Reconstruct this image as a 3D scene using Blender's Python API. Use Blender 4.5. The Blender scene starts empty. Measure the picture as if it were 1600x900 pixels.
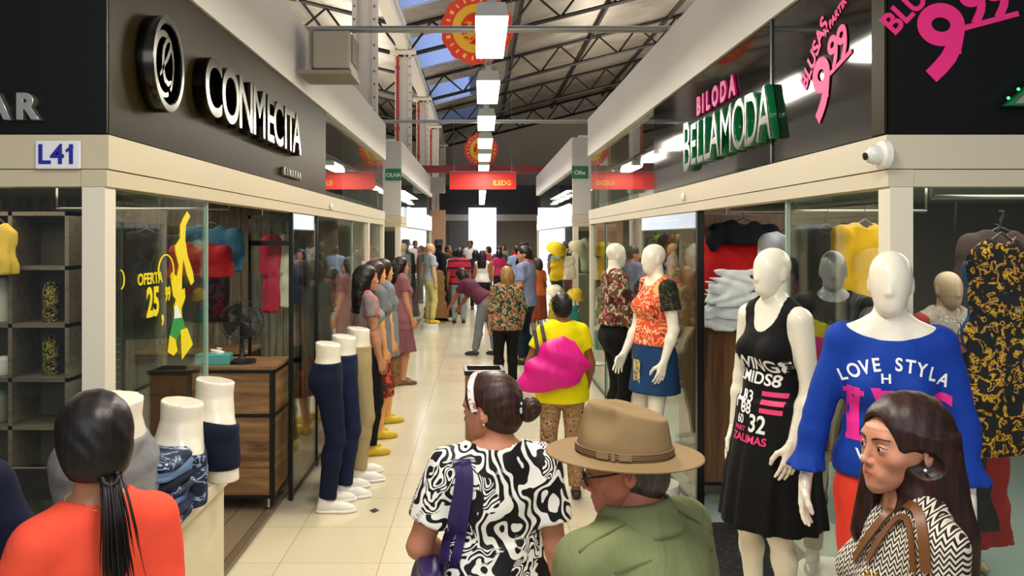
import bpy, bmesh, math, random
import numpy as np
from mathutils import Vector, Matrix
from mathutils.bvhtree import BVHTree

R = math.radians
F_PX = 1250.0          # focal length in pixels of the 1600 x 900 frame
EYE = 1.95             # camera height
SC = bpy.context.scene
COL = SC.collection

# ---------------------------------------------------------------- camera
cam_d = bpy.data.cameras.new('camera')
cam = bpy.data.objects.new('camera', cam_d)
COL.objects.link(cam)
cam.location = (0, 0, EYE)
cam.rotation_euler = (R(90), 0, 0)
cam_d.sensor_width = 36
cam_d.lens = F_PX / 1600 * 36
cam_d.shift_x = 50 / 1600
cam_d.shift_y = -78 / 1600
cam_d.clip_start = .05
SC.camera = cam
# ---------------------------------------------------------------- view and world
SC.view_settings.view_transform = 'Standard'
SC.view_settings.look = 'None'
SC.view_settings.exposure = 0.0
SC.view_settings.gamma = 1
SC.view_settings.use_curve_mapping = False
SC.cycles.max_bounces = 8
SC.cycles.transparent_max_bounces = 24
SC.cycles.diffuse_bounces = 3
SC.cycles.glossy_bounces = 4
SC.cycles.transmission_bounces = 4
SC.cycles.sample_clamp_indirect = 4
SC.cycles.caustics_reflective = False
SC.cycles.caustics_refractive = False
W = bpy.data.worlds.new('world'); SC.world = W
W.use_nodes = True
W.node_tree.nodes['Background'].inputs[0].default_value = (.80, .88, 1, 1)
W.node_tree.nodes['Background'].inputs[1].default_value = .37

def area(name, loc, size, power, color=(1, 1, 1), rot=(0, 0, 0), spread=180):
    l = bpy.data.lights.new(name, 'AREA')
    l.shape = 'RECTANGLE'; l.size = size[0]; l.size_y = size[1]
    l.energy = power; l.color = color; l.spread = R(spread)
    o = bpy.data.objects.new(name, l); COL.objects.link(o)
    o.location = loc; o.rotation_euler = rot
    return o
WARM = (1, .86, .66); NEUT = (1, .93, .80)
# light of the tube lamps over the aisle, one under each fixture, and of unseen uplights added to brighten the roof
for k in range(10):
    area('tube_light', (.075, 5.56 + 2.05 * k, 3.30), (.2, 1.1), 40, NEUT)
    if k < 7:
        for q in (-1, 1): area('tube_side_light', (.075 + q * .115, 5.56 + 2.05 * k, 3.37), (1.1, .07), 23, NEUT, (R(90), 0, R(90) * q))
area('tube_light', (.075, 1.3, 3.30), (.2, 1.1), 55, NEUT); area('tube_light', (.075, 3.5, 3.30), (.2, 1.1), 42, NEUT)
for X in (-5.2, 5.6):
    for Y in (6, 16, 26):
        area('roof_fill_light', (X, Y, 4.0), (1.5, 8), 520, (1, .93, .82), (R(180), 0, 0))
# open fronts behind the camera let in daylight
area('entrance_daylight', (0, -2.5, 3.6), (5, 2.2), 95, (.93, .97, 1), (R(62), 0, 0))
# daylight coming through the translucent roof sheets on the left
area('roof_daylight', (-.4, 20, 7.3), (3, 24), 420, (.62, .74, 1), (0, R(8), 0))

# ---------------------------------------------------------------- object helpers
def px(x, y, Y):
    """a pixel of the photograph at depth Y -> a world point"""
    return Vector(((x - 750) * Y / F_PX, Y, EYE - (y - 372) * Y / F_PX))

def tag(o, label=None, cat=None, group=None, kind=None):
    if label: o['label'] = label
    if cat: o['category'] = cat
    if group: o['group'] = group
    if kind: o['kind'] = kind
    return o

def empty(name, loc=(0, 0, 0), rz=0, label=None, cat=None, group=None):
    o = bpy.data.objects.new(name, None); COL.objects.link(o)
    o.empty_display_size = .05
    o.location = loc; o.rotation_euler = (0, 0, rz)
    return tag(o, label, cat, group)

def link(name, me, mat, parent=None, smooth=None):
    o = bpy.data.objects.new(name, me); COL.objects.link(o)
    if mat is not None:
        for m in (mat if isinstance(mat, (list, tuple)) else [mat]):
            me.materials.append(m)
    if parent is not None: o.parent = parent
    if smooth is not None:
        me.polygons.foreach_set('use_smooth', [smooth] * len(me.polygons))
    return o

def copy_tree(o, parent=None):
    c = o.copy(); COL.objects.link(c); c.parent = parent
    for ch in list(o.children): copy_tree(ch, c)
    return c

class MB:
    """collects shapes into one mesh"""
    def __init__(s): s.bm = bmesh.new()
    def _mi(s, n0, mi):
        if mi:
            s.bm.faces.ensure_lookup_table()
            for f in s.bm.faces[n0:]: f.material_index = mi
    def box(s, x0, x1, y0, y1, z0, z1, bevel=0, mi=0, M=None):
        n0 = len(s.bm.faces)
        r = bmesh.ops.create_cube(s.bm, size=1)
        T = Matrix.Translation(((x0 + x1) / 2, (y0 + y1) / 2, (z0 + z1) / 2)) @ Matrix.Diagonal((abs(x1 - x0), abs(y1 - y0), abs(z1 - z0), 1))
        bmesh.ops.transform(s.bm, matrix=T, verts=r['verts'])
        vs = r['verts']
        if bevel:
            es = list({e for v in vs for e in v.link_edges})
            rr = bmesh.ops.bevel(s.bm, geom=es, offset=bevel, segments=2, affect='EDGES', profile=.6)
            vs = list({v for f in s.bm.faces[n0:] for v in f.verts}) if False else list({v for f in rr['faces'] for v in f.verts} | {v for v in vs if v.is_valid})
        if M is not None: bmesh.ops.transform(s.bm, matrix=M, verts=vs)
        s._mi(n0, mi); return s
    def tube(s, pts, r, seg=10, caps=True, mi=0, sx=1.0):
        """tube along points; r is a number or one per point"""
        n0 = len(s.bm.faces)
        pts = [Vector(p) for p in pts]; n = len(pts)
        rs = r if isinstance(r, (list, tuple)) else [r] * n
        rings = []; up = None
        for i, p in enumerate(pts):
            d = (pts[min(i + 1, n - 1)] - pts[max(i - 1, 0)])
            if d.length < 1e-9: d = Vector((0, 0, 1))
            d.normalize()
            if up is None:
                up = Vector((0, 0, 1)) if abs(d.z) < .9 else Vector((1, 0, 0))
            a = d.cross(up)
            if a.length < 1e-6: a = d.orthogonal()
            a.normalize(); b = a.cross(d).normalized(); up = b
            rings.append([s.bm.verts.new(p + (a * math.cos(t) * sx + b * math.sin(t)) * rs[i]) for t in [2 * math.pi * k / seg for k in range(seg)]])
        for A, B in zip(rings, rings[1:]):
            for k in range(seg):
                s.bm.faces.new((A[k], A[(k + 1) % seg], B[(k + 1) % seg], B[k]))
        if caps:
            s.bm.faces.new(rings[0]); s.bm.faces.new(rings[-1][::-1])
        s._mi(n0, mi); return s
    def ribbon(s, pts, normals, w, t):
        """flat strap along points: width w, thickness t"""
        pts = [Vector(p) for p in pts]; n = len(pts); rings = []
        for i, p in enumerate(pts):
            d = (pts[min(i + 1, n - 1)] - pts[max(i - 1, 0)]).normalized()
            nn = Vector(normals[i]).normalized(); a = d.cross(nn).normalized(); nn = a.cross(d).normalized()
            ww = w[i] if isinstance(w, (list, tuple)) else w
            rings.append([s.bm.verts.new(p + a * u * ww / 2 + nn * v * t / 2) for u, v in ((-1, -1), (1, -1), (1, 1), (-1, 1))])
        for A, B in zip(rings, rings[1:]):
            for k in range(4): s.bm.faces.new((A[k], A[(k + 1) % 4], B[(k + 1) % 4], B[k]))
        s.bm.faces.new(rings[0]); s.bm.faces.new(rings[-1][::-1]); return s
    def lathe(s, prof, seg=32, M=None, mi=0):
        n0 = len(s.bm.faces); rings = []
        for r, z in prof:
            rings.append([s.bm.verts.new((r * math.cos(2 * math.pi * k / seg), r * math.sin(2 * math.pi * k / seg), z)) for k in range(seg)] if r > 1e-6 else [s.bm.verts.new((0, 0, z))])
        for A, B in zip(rings, rings[1:]):
            if len(A) == 1 and len(B) == 1: continue
            for k in range(seg):
                k2 = (k + 1) % seg
                if len(A) == 1: s.bm.faces.new((A[0], B[k2], B[k]))
                elif len(B) == 1: s.bm.faces.new((A[k], A[k2], B[0]))
                else: s.bm.faces.new((A[k], A[k2], B[k2], B[k]))
        if M is not None: bmesh.ops.transform(s.bm, matrix=M, verts=[v for r in rings for v in r])
        s._mi(n0, mi); return s
    def prism(s, poly, d0, d1, M=None, mi=0):
        """polygon (list of 2-D points) in XZ, extruded along Y from d0 to d1"""
        n0 = len(s.bm.faces)
        A = [s.bm.verts.new((x, d0, z)) for x, z in poly]; B = [s.bm.verts.new((x, d1, z)) for x, z in poly]
        n = len(poly)
        f1 = s.bm.faces.new(A); f2 = s.bm.faces.new(B[::-1])
        for k in range(n): s.bm.faces.new((A[k], B[k], B[(k + 1) % n], A[(k + 1) % n]))
        if M is not None: bmesh.ops.transform(s.bm, matrix=M, verts=A + B)
        s._mi(n0, mi); return s
    def grid(s, fn, nu, nv, mi=0, closeu=False):
        n0 = len(s.bm.faces)
        V = [[s.bm.verts.new(fn(i / (nu if closeu else nu - 1), j / (nv - 1))) for j in range(nv)] for i in range(nu)]
        for i in range(nu if closeu else nu - 1):
            for j in range(nv - 1):
                s.bm.faces.new((V[i][j], V[(i + 1) % nu][j], V[(i + 1) % nu][j + 1], V[i][j + 1]))
        s._mi(n0, mi); return s
    def build(s, name, mat, parent=None, smooth=False, M=None):
        bmesh.ops.recalc_face_normals(s.bm, faces=s.bm.faces)
        if M is not None: bmesh.ops.transform(s.bm, matrix=M, verts=s.bm.verts)
        me = bpy.data.meshes.new(name); s.bm.to_mesh(me); s.bm.free()
        o = link(name, me, mat, parent)
        if smooth:
            me.polygons.foreach_set('use_smooth', [True] * len(me.polygons))
            if smooth != 'all':
                me.set_sharp_from_angle(angle=R(38))
        return o

def solidify(o, t, off=0):
    m = o.modifiers.new('solid', 'SOLIDIFY'); m.thickness = t; m.offset = off; return o

def text_mesh(txt, size, depth=.0, offset=0, spacing=1, shear=0, sx=1.0, align='CENTER', bevel=0, res=6):
    cu = bpy.data.curves.new('t', 'FONT'); cu.body = txt; cu.size = size; cu.extrude = depth / 2
    cu.offset = offset; cu.space_character = spacing; cu.shear = shear; cu.align_x = align; cu.align_y = 'CENTER'
    cu.bevel_depth = bevel; cu.resolution_u = res
    o = bpy.data.objects.new('t', cu); COL.objects.link(o)
    dg = bpy.context.evaluated_depsgraph_get(); dg.update()
    me = bpy.data.meshes.new_from_object(o.evaluated_get(dg))
    bpy.data.objects.remove(o); bpy.data.curves.remove(cu)
    if sx != 1:
        for v in me.vertices: v.co.x *= sx
    me.materials.clear()
    return me

def text(name, txt, size, mat, M, depth=.004, parent=None, **k):
    me = text_mesh(txt, size, depth, **k); me.name = name
    o = link(name, me, mat, parent); me.transform(M); return o

def frame(origin, xaxis, up):
    """matrix whose local x runs along xaxis and local y along up (for text)"""
    x = Vector(xaxis).normalized(); y = Vector(up).normalized(); z = x.cross(y)
    M = Matrix((x, y, z)).transposed().to_4x4(); M.translation = Vector(origin); return M
# ---------------------------------------------------------------- materials
class NT:
    def __init__(s, name):
        s.m = bpy.data.materials.new(name); s.m.use_nodes = True
        s.t = s.m.node_tree; s.n = s.t.nodes
        s.b = s.n['Principled BSDF']; s.out = s.n['Material Output']
        s._co = None
    def new(s, typ, **k):
        x = s.n.new(typ)
        for a, v in k.items():
            if a[0] == 'i' and a[1:].isdigit(): s.set(x.inputs[int(a[1:])], v)
            elif a.startswith('in_'): s.set(x.inputs[a[3:].replace('_', ' ')], v)
            else: setattr(x, a, v)
        return x
    def set(s, inp, v):
        if isinstance(v, bpy.types.NodeSocket): s.t.links.new(v, inp)
        elif isinstance(v, bpy.types.Node): s.t.links.new(v.outputs[0], inp)
        else: inp.default_value = v
    def co(s, scale=(1, 1, 1), rot=(0, 0, 0), loc=(0, 0, 0), world=False):
        if world: src = s.new('ShaderNodeNewGeometry').outputs['Position']
        else: src = s.new('ShaderNodeTexCoord').outputs['Object']
        mp = s.new('ShaderNodeMapping'); s.t.links.new(src, mp.inputs[0])
        mp.inputs['Scale'].default_value = scale; mp.inputs['Rotation'].default_value = rot; mp.inputs['Location'].default_value = loc
        return mp.outputs[0]
    def noise(s, vec, scale, detail=3, rough=.5, dist=0):
        return s.new('ShaderNodeTexNoise', in_Vector=vec, in_Scale=scale, in_Detail=detail, in_Roughness=rough, in_Distortion=dist).outputs['Fac']
    def ramp(s, fac, stops, interp='LINEAR'):
        r = s.new('ShaderNodeValToRGB'); r.color_ramp.interpolation = interp
        e = r.color_ramp.elements
        while len(e) < len(stops): e.new(.5)
        for k, (p, c) in enumerate(stops):
            e[k].position = p; e[k].color = c4(c)
        s.set(r.inputs[0], fac); return r.outputs[0]
    def mix(s, fac, a, b, blend='MIX'):
        m = s.new('ShaderNodeMix', data_type='RGBA', blend_type=blend)
        s.set(m.inputs[0], fac)
        s.set(m.inputs[6], c4(a) if isinstance(a, tuple) else a); s.set(m.inputs[7], c4(b) if isinstance(b, tuple) else b)
        return m.outputs[2]
    def math(s, op, a, b=0.0, c=0.0):
        m = s.new('ShaderNodeMath', operation=op); s.set(m.inputs[0], a); s.set(m.inputs[1], b); s.set(m.inputs[2], c); return m.outputs[0]
    def sep(s, vec): return s.new('ShaderNodeSeparateXYZ', i0=vec).outputs
    def bump(s, h, strength=.2, dist=.01):
        b = s.new('ShaderNodeBump', in_Strength=strength, in_Distance=dist, in_Height=h); s.set(s.b.inputs['Normal'], b.outputs[0])
    def pb(s, color=None, rough=.5, metal=0, spec=None, coat=None, **k):
        if color is not None: s.set(s.b.inputs['Base Color'], c4(color) if isinstance(color, tuple) else color)
        s.set(s.b.inputs['Roughness'], rough); s.set(s.b.inputs['Metallic'], metal)
        if spec is not None: s.set(s.b.inputs['Specular IOR Level'], spec)
        if coat: s.set(s.b.inputs['Coat Weight'], coat); s.set(s.b.inputs['Coat Roughness'], .05)
        for a, v in k.items(): s.set(s.b.inputs[a.replace('_', ' ')], v)
        return s.m
def c4(c): return tuple(c) + (1,) if len(c) == 3 else tuple(c)
def hx(h):
    """sRGB hex to linear"""
    v = [int(h[i:i + 2], 16) / 255 for i in (0, 2, 4)]
    return tuple(x / 12.92 if x <= .04045 else ((x + .055) / 1.055) ** 2.4 for x in v)
_mc = {}
def plain(h, rough=.5, metal=0, **k):
    key = (h, rough, metal, tuple(sorted(k.items())))
    if key not in _mc:
        t = NT('paint_' + h); _mc[key] = t.pb(hx(h), rough, metal, **k)
    return _mc[key]
def cloth(h, h2=None, rough=.85, scale=30, amt=.35, wrinkle=.35):
    """woven cloth: slight mottling and soft crease bump"""
    key = ('cloth', h, h2, rough, scale, amt, wrinkle)
    if key in _mc: return _mc[key]
    t = NT('cloth_' + h); co = t.co()
    n = t.noise(co, scale, 4)
    a = hx(h); b = hx(h2) if h2 else tuple(x * .75 for x in a)
    t.pb(t.mix(t.math('MULTIPLY', n, amt * 1.6), a, b), rough, spec=.25)
    w = t.noise(t.co(scale=(1, 1, .45)), 9, 3, .55, .6)
    t.bump(w, wrinkle, .03)
    _mc[key] = t.m; return t.m
def emit(name, h, strength):
    t = NT(name); return t.pb(hx(h), .5, Emission_Color=c4(hx(h)), Emission_Strength=strength)
def glass_mat(name='shop_glass', tint=(.93, .97, .94), ior=1.38, boost=.015):
    t = NT(name); n = t.n; n.remove(t.b)
    tr = t.new('ShaderNodeBsdfTransparent', in_Color=c4(tint))
    gl = t.new('ShaderNodeBsdfGlossy', in_Roughness=.008, in_Color=(1, 1, 1, 1))
    lw = t.new('ShaderNodeLayerWeight', in_Blend=.5)
    f = t.math('MULTIPLY_ADD', t.math('POWER', lw.outputs['Facing'], 4.2), .9, boost)
    mx = t.new('ShaderNodeMixShader', i0=f, i1=tr, i2=gl)
    t.t.links.new(mx.outputs[0], t.out.inputs[0]); return t.m
def floor_tiles():
    t = NT('floor_tiles'); co = t.co(world=True)
    br = t.new('ShaderNodeTexBrick', in_Vector=co, in_Scale=1.0, offset=0.0, squash=1.0)
    br.inputs['Brick Width'].default_value = .6; br.inputs['Row Height'].default_value = .6
    br.inputs['Mortar Size'].default_value = .003; br.inputs['Mortar Smooth'].default_value = .1; br.inputs['Bias'].default_value = 0
    br.inputs['Color1'].default_value = c4(hx('E3D8BA')); br.inputs['Color2'].default_value = c4(hx('D9CEB0')); br.inputs['Mortar'].default_value = c4(hx('A89C80'))
    n = t.noise(co, 1.3, 5, .6)
    c = t.mix(t.math('MULTIPLY', n, .35), br.outputs[0], hx('C2B78F'))
    sp = t.noise(co, 60, 2)
    c = t.mix(t.ramp(sp, [(.66, (0, 0, 0)), (.72, (.25, .25, .25))]), c, hx('8E846A'))
    t.pb(c, t.math('MULTIPLY_ADD', t.noise(co, 5, 3), .12, .07), spec=.55); return t.m
def wood_mat(name, base, dark, scale=1.0, axis='z', rough=.35, coat=0, contrast=1.0, light=None):
    """long grained wood; the grain runs along axis"""
    t = NT(name)
    sc = {'z': (9, 9, .7), 'x': (.7, 9, 9), 'y': (9, .7, 9)}[axis]
    co = t.co(scale=tuple(v * scale for v in sc))
    n = t.noise(co, 1.6, 6, .62, 1.2)
    st = [(.30, hx(dark)), (.52, hx(base)), (.72, hx(light or base))]
    c = t.ramp(n, st)
    fine = t.noise(t.co(scale=tuple(v * scale * 7 for v in sc)), 1.5, 3)
    c = t.mix(t.math('MULTIPLY', fine, .45 * contrast), c, hx(dark))
    t.pb(c, rough, coat=coat); t.bump(fine, .08, .002); return t.m
def plank_floor():
    t = NT('plank_floor'); co = t.co(world=True, rot=(0, 0, R(90)))
    br = t.new('ShaderNodeTexBrick', in_Vector=co, in_Scale=1.0, offset=.4)
    br.inputs['Brick Width'].default_value = 1.2; br.inputs['Row Height'].default_value = .19; br.inputs['Mortar Size'].default_value = .003
    br.inputs['Color1'].default_value = c4(hx('8C7A62')); br.inputs['Color2'].default_value = c4(hx('6E5F4C')); br.inputs['Mortar'].default_value = c4(hx('3A3026'))
    n = t.noise(t.co(world=True, scale=(9, .8, 1)), 2, 5, .6, 1)
    t.pb(t.mix(t.math('MULTIPLY', n, .5), br.outputs[0], hx('4E4335')), .22, spec=.5); return t.m
def roof_mat():
    t = NT('roof_sheet'); co = t.co(world=True)
    n = t.noise(co, .7, 5, .6, .8)
    c = t.ramp(n, [(.3, hx('8A7E70')), (.55, hx('ABA192')), (.75, hx('C2B8A8'))])
    w = t.new('ShaderNodeTexWave', in_Vector=co, in_Scale=2.2, wave_type='BANDS', bands_direction='Y')
    t.pb(c, .32, .55); t.bump(w.outputs['Fac'], .35, .03); return t.m
def skin_mat(h, h2=None, rough=.48):
    key = ('skin', h)
    if key in _mc: return _mc[key]
    t = NT('skin_' + h); co = t.co()
    n = t.noise(co, 14, 4, .6)
    a = hx(h); b = hx(h2) if h2 else (a[0] * .8, a[1] * .6, a[2] * .55)
    c = t.mix(t.math('MULTIPLY', n, .5), a, b)
    at = t.new('ShaderNodeAttribute', attribute_name='tint')
    c = t.mix(1.0, c, at.outputs['Color'], 'MULTIPLY')
    t.pb(c, rough, spec=.4, Subsurface_Weight=.08, Subsurface_Scale=.01)
    t.bump(t.noise(co, 160, 3), .08, .003); _mc[key] = t.m; return t.m
def hair_mat(h, h2, rough=.42, axis=(60, 60, 4)):
    key = ('hair', h, h2, axis)
    if key in _mc: return _mc[key]
    t = NT('hair_' + h); co = t.co(scale=axis)
    n = t.noise(co, 1.5, 4, .6, .3)
    t.pb(t.ramp(n, [(.35, hx(h)), (.7, hx(h2))]), rough, spec=.4, Anisotropic=.5)
    t.bump(n, .35, .003); _mc[key] = t.m; return t.m
def zebra_mat():
    t = NT('swirl_print'); co = t.co(scale=(1.65, 1.65, 1.4))
    nz = t.new('ShaderNodeTexNoise', in_Vector=co, in_Scale=7.0, in_Detail=1.0)
    mv = t.new('ShaderNodeMix', data_type='VECTOR'); t.set(mv.inputs[0], .32); t.set(mv.inputs[4], co); t.set(mv.inputs[5], nz.outputs['Color'])
    w = t.new('ShaderNodeTexWave', in_Vector=mv.outputs[1], in_Scale=5.2, in_Distortion=9.0, in_Detail=.6, wave_type='BANDS', bands_direction='X')
    w.inputs['Detail Scale'].default_value = 1.1
    w2 = t.new('ShaderNodeTexWave', in_Vector=mv.outputs[1], in_Scale=17.0, in_Distortion=12.0, in_Detail=1.0, wave_type='BANDS', bands_direction='Z')
    w2.inputs['Detail Scale'].default_value = .8
    sel = t.ramp(t.noise(co, 5.5, 1), [(.50, (0, 0, 0)), (.515, (1, 1, 1))])
    a = t.ramp(w.outputs['Fac'], [(.47, (.006, .006, .008)), (.52, hx('F4F1EA'))])
    b = t.ramp(w2.outputs['Fac'], [(.47, (.006, .006, .008)), (.55, hx('F4F1EA'))])
    t.pb(t.mix(sel, a, b), .6, spec=.3); t.bump(t.noise(t.co(scale=(1, 1, .5)), 7, 3), .4, .03); return t.m
def chevron_mat():
    t = NT('chevron_knit'); co = t.co(); x, y, z = t.sep(co)
    # zig-zag ribs running down the garment
    u = t.math('ADD', x, t.math('MULTIPLY', y, 1.0))
    tri = t.math('PINGPONG', t.math('MULTIPLY', u, 1.0), .012)
    nz = t.math('MULTIPLY', t.noise(co, 25, 2), .006)
    v = t.math('ADD', t.math('ADD', z, t.math('MULTIPLY', tri, 1.1)), nz)
    f = t.math('PINGPONG', v, .0062)
    c = t.ramp(t.math('MULTIPLY', f, 1 / .0062), [(.45, hx('2A221E')), (.55, hx('D9CFBF'))])
    t.pb(c, .85, spec=.2); t.bump(t.noise(t.co(), 9, 3), .3, .03); return t.m
def pattern(name, stops, scale=12, dist=1.5, detail=2, rough=.8, vor=False, sc=(1, 1, 1), wr=.3):
    """blotched print: camouflage, flowers, tapestry"""
    key = ('pat', name)
    if key in _mc: return _mc[key]
    t = NT(name); co = t.co(scale=sc)
    if vor:
        nz = t.new('ShaderNodeTexNoise', in_Vector=co, in_Scale=scale * .6)
        mv = t.new('ShaderNodeMix', data_type='VECTOR'); t.set(mv.inputs[0], .12); t.set(mv.inputs[4], co); t.set(mv.inputs[5], nz.outputs['Color'])
        v = t.new('ShaderNodeTexVoronoi', in_Vector=mv.outputs[1], in_Scale=scale)
        f = t.sep(v.outputs['Color'])[0]
    else: f = t.noise(co, scale, detail, .5, dist)
    t.pb(t.ramp(f, [(p, hx(c)) for p, c in stops], 'CONSTANT'), rough, spec=.3)
    t.bump(t.noise(t.co(scale=(1, 1, .5)), 9, 3), wr, .03); _mc[key] = t.m; return t.m
def stripes_mat(name, bands, period, axis=2, rough=.8, off=0.):
    t = NT(name); co = t.co(); z = t.sep(co)[axis]
    f = t.math('FRACT', t.math('DIVIDE', t.math('ADD', z, off), period))
    t.pb(t.ramp(f, [(p, hx(c)) for p, c in bands], 'CONSTANT'), rough, spec=.25)
    t.bump(t.noise(t.co(scale=(1, 1, .5)), 9, 3), .3, .03); return t.m
def denim(h='1E2A44', h2='33456A', worn=.3):
    key = ('denim', h, h2)
    if key in _mc: return _mc[key]
    t = NT('denim_' + h); co = t.co()
    n = t.noise(co, 5, 4, .6); w = t.noise(t.co(scale=(60, 60, 20)), 4, 2)
    t.pb(t.mix(t.math('ADD', t.math('MULTIPLY', n, worn), t.math('MULTIPLY', w, .2)), hx(h), hx(h2)), .85, spec=.2)
    t.bump(t.noise(t.co(scale=(1, 1, .6)), 12, 4), .35, .02); _mc[key] = t.m; return t.m

M = {}
M['floor'] = floor_tiles(); M['plank'] = plank_floor(); M['roof'] = roof_mat()
M['cream'] = plain('CFC3A8', .45); M['creamlt'] = plain('E0D6BE', .4); M['white'] = plain('E9E4DA', .5); M['whitegl'] = plain('E8E4DA', .25)
M['black'] = plain('0B0B0C', .3); M['blackmat'] = plain('151415', .7)
def _bronze():
    t = NT('bronze_panel'); n = t.noise(t.co(), 1.1, 2)
    t.pb(t.mix(t.math('MULTIPLY', n, .5), hx('2A220C'), hx('151106')), .42, .0, spec=.06); return t.m
M['bronze'] = _bronze()
M['blackpanel'] = plain('0A090A', .06, spec=.6); M['blackpanel2'] = plain('080707', .4, spec=.25)
M['chrome'] = plain('C8C6C0', .14, 1.0); M['polished'] = plain('3E3B36', .18, 1.0); M['steel'] = plain('8F8D88', .35, .9); M['darksteel'] = plain('2A2622', .5, .6)
M['glass'] = glass_mat(); M['edge'] = plain('9DB8A6', .15)
M['pink'] = plain('F0207E', .45); M['pinkdark'] = plain('C81E78', .45)
M['wood'] = wood_mat('wood_wardrobe', '7A5334', '3E2617', 1, 'z', .4, light='8E6642')
M['woodx'] = wood_mat('wood_cabinet', '8C6844', '4A301D', 1, 'x', .4, light='B08B5E')
M['woody'] = wood_mat('wood_cabinet_side', '8C6844', '4A301D', 1, 'y', .4, light='B08B5E')
M['boards'] = wood_mat('weathered_boards', '8B8270', '4B4436', 1, 'z', .6, light='B7AE9A')
M['tube'] = emit('lamp_diffuser', 'FFF3DA', 7)
M['manneq'] = plain('EBE3D0', .22, spec=.5); M['mannegrey'] = plain('77787A', .3)
# ---------------------------------------------------------------- the hall
XL, XR, YC = -1.365, 1.494, 2.94       # shop fronts on both sides of the aisle, and where they begin
def struct(name, mb, mat, parent=None, **k):
    o = mb.build(name, mat, parent, **k) if isinstance(mb, MB) else mb
    if parent is None: o['kind'] = 'structure'
    return o
def sbox(name, mat, *a, parent=None, **k): return struct(name, MB().box(*a, **k), mat, parent)
nwin = [0]; ntrim = [0]
def win(mat, *a, edge=True, parent=None):
    nwin[0] += 1; return sbox('window_%d' % nwin[0], mat, *a)
def trim(mat, *a, **k):
    ntrim[0] += 1; return sbox('trim_%d' % ntrim[0], mat, *a, **k)

sbox('floor', M['floor'], -11, 11, -4, 44, -.1, 0)
sbox('wall_left', plain('A69E90', .8), -10.1, -10, -1, 40, 0, 9)
sbox('wall_right', plain('A69E90', .8), 10, 10.1, -1, 40, 0, 10)
sbox('wall_back', plain('8C857A', .7), -10, 10, 38, 38.1, 0, 10)
SP = 6.2                                 # spacing of trusses and columns
def roofz(x): return 7.37 + .25 * x if x > -1.75 else 6.93 + .25 * (-1.75 - x)
# roof sheets, with translucent strips left open to the daylight
mb = MB()
def sheet(mb, x0, x1, y0, y1):
    for k in range(8):
        pass
    v = [mb.bm.verts.new(p) for p in ((x0, y0, roofz(x0)), (x1, y0, roofz(x1)), (x1, y1, roofz(x1)), (x0, y1, roofz(x0)))]
    mb.bm.faces.new(v)
for y in range(7):
    y0 = y * SP
    sheet(mb, .35, 10.1, y0, y0 + SP)
    sheet(mb, -1.7, .35, y0, y0 + 1.4)
    sheet(mb, -1.7, .35, y0 + 5.0, y0 + SP)
    sheet(mb, .2, .35, y0 + 1.4, y0 + 5.0)
for y in range(7):
    y0 = y * SP
    v = [mb.bm.verts.new(p) for p in ((-1.76, y0, 6.93), (-10.1, y0, 9.0), (-10.1, y0 + SP, 9.0), (-1.76, y0 + SP, 6.93))]
    mb.bm.faces.new(v[::-1])
ceil_o = struct('ceiling', mb, M['roof'])
solidify(ceil_o, .03, 1)
sky = NT('translucent_sheet'); sky.n.remove(sky.b)
_a = sky.new('ShaderNodeBsdfTransparent', in_Color=c4((.72, .78, .95))); _b = sky.new('ShaderNodeBsdfTranslucent', in_Color=c4((.6, .65, .8)))
_w = sky.new('ShaderNodeTexWave', in_Vector=sky.co(world=True), in_Scale=2.2, bands_direction='Y')
_m = sky.new('ShaderNodeMixShader', i0=sky.math('MULTIPLY', _w.outputs['Fac'], .5), i1=_a, i2=_b); sky.t.links.new(_m.outputs[0], sky.out.inputs[0])
for y in range(1, 7):
    y0 = y * SP
    m2 = MB(); z0, z1 = roofz(-1.7), roofz(.2)
    v = [m2.bm.verts.new(p) for p in ((-1.7, y0 + 1.4, z0 + .02), (.2, y0 + 1.4, z1 + .02), (.2, y0 + 5.0, z1 + .02), (-1.7, y0 + 5.0, z0 + .02))]
    m2.bm.faces.new(v); nwin[0] += 1
    o = struct('window_%d' % nwin[0], m2, sky.m); solidify(o, .012, 1)
# trusses
TD = M['darksteel']
def truss(Y, x0, x1, zb, slope, name='roof_truss'):
    mb = MB(); f = lambda x: zb + slope * x
    def bar(a, b, w):
        mb.tube([a, b], w, 4)
    bar((x0, Y, f(x0)), (x1, Y, f(x1)), .05); bar((x0, Y, f(x0) + .68), (x1, Y, f(x1) + .68), .05)
    x = x0; up = False; st = .6 * (1 if x1 > x0 else -1)
    while (x + st - x1) * (1 if x1 > x0 else -1) < 0:
        a = (x, Y, f(x) + (.66 if up else 0)); b = (x + st, Y, f(x + st) + (0 if up else .66))
        bar(a, b, .028); up = not up; x += st
    o = mb.build(name, TD); o['kind'] = 'structure'
    return o
for k in range(2, 7):
    Y = k * SP
    truss(Y, -1.72, 9.8, 6.62, .25)
    truss(Y, -1.78, -9.8, 6.18 - .4375 - .0, -.25 if False else -.25)
for X in (1.0, 3.4, 5.8, 8.2, -4.2, -6.6):
    sbox('roof_purlin', TD, X - .04, X + .04, 6, 38, roofz(X) - .13, roofz(X) - .05)
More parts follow.
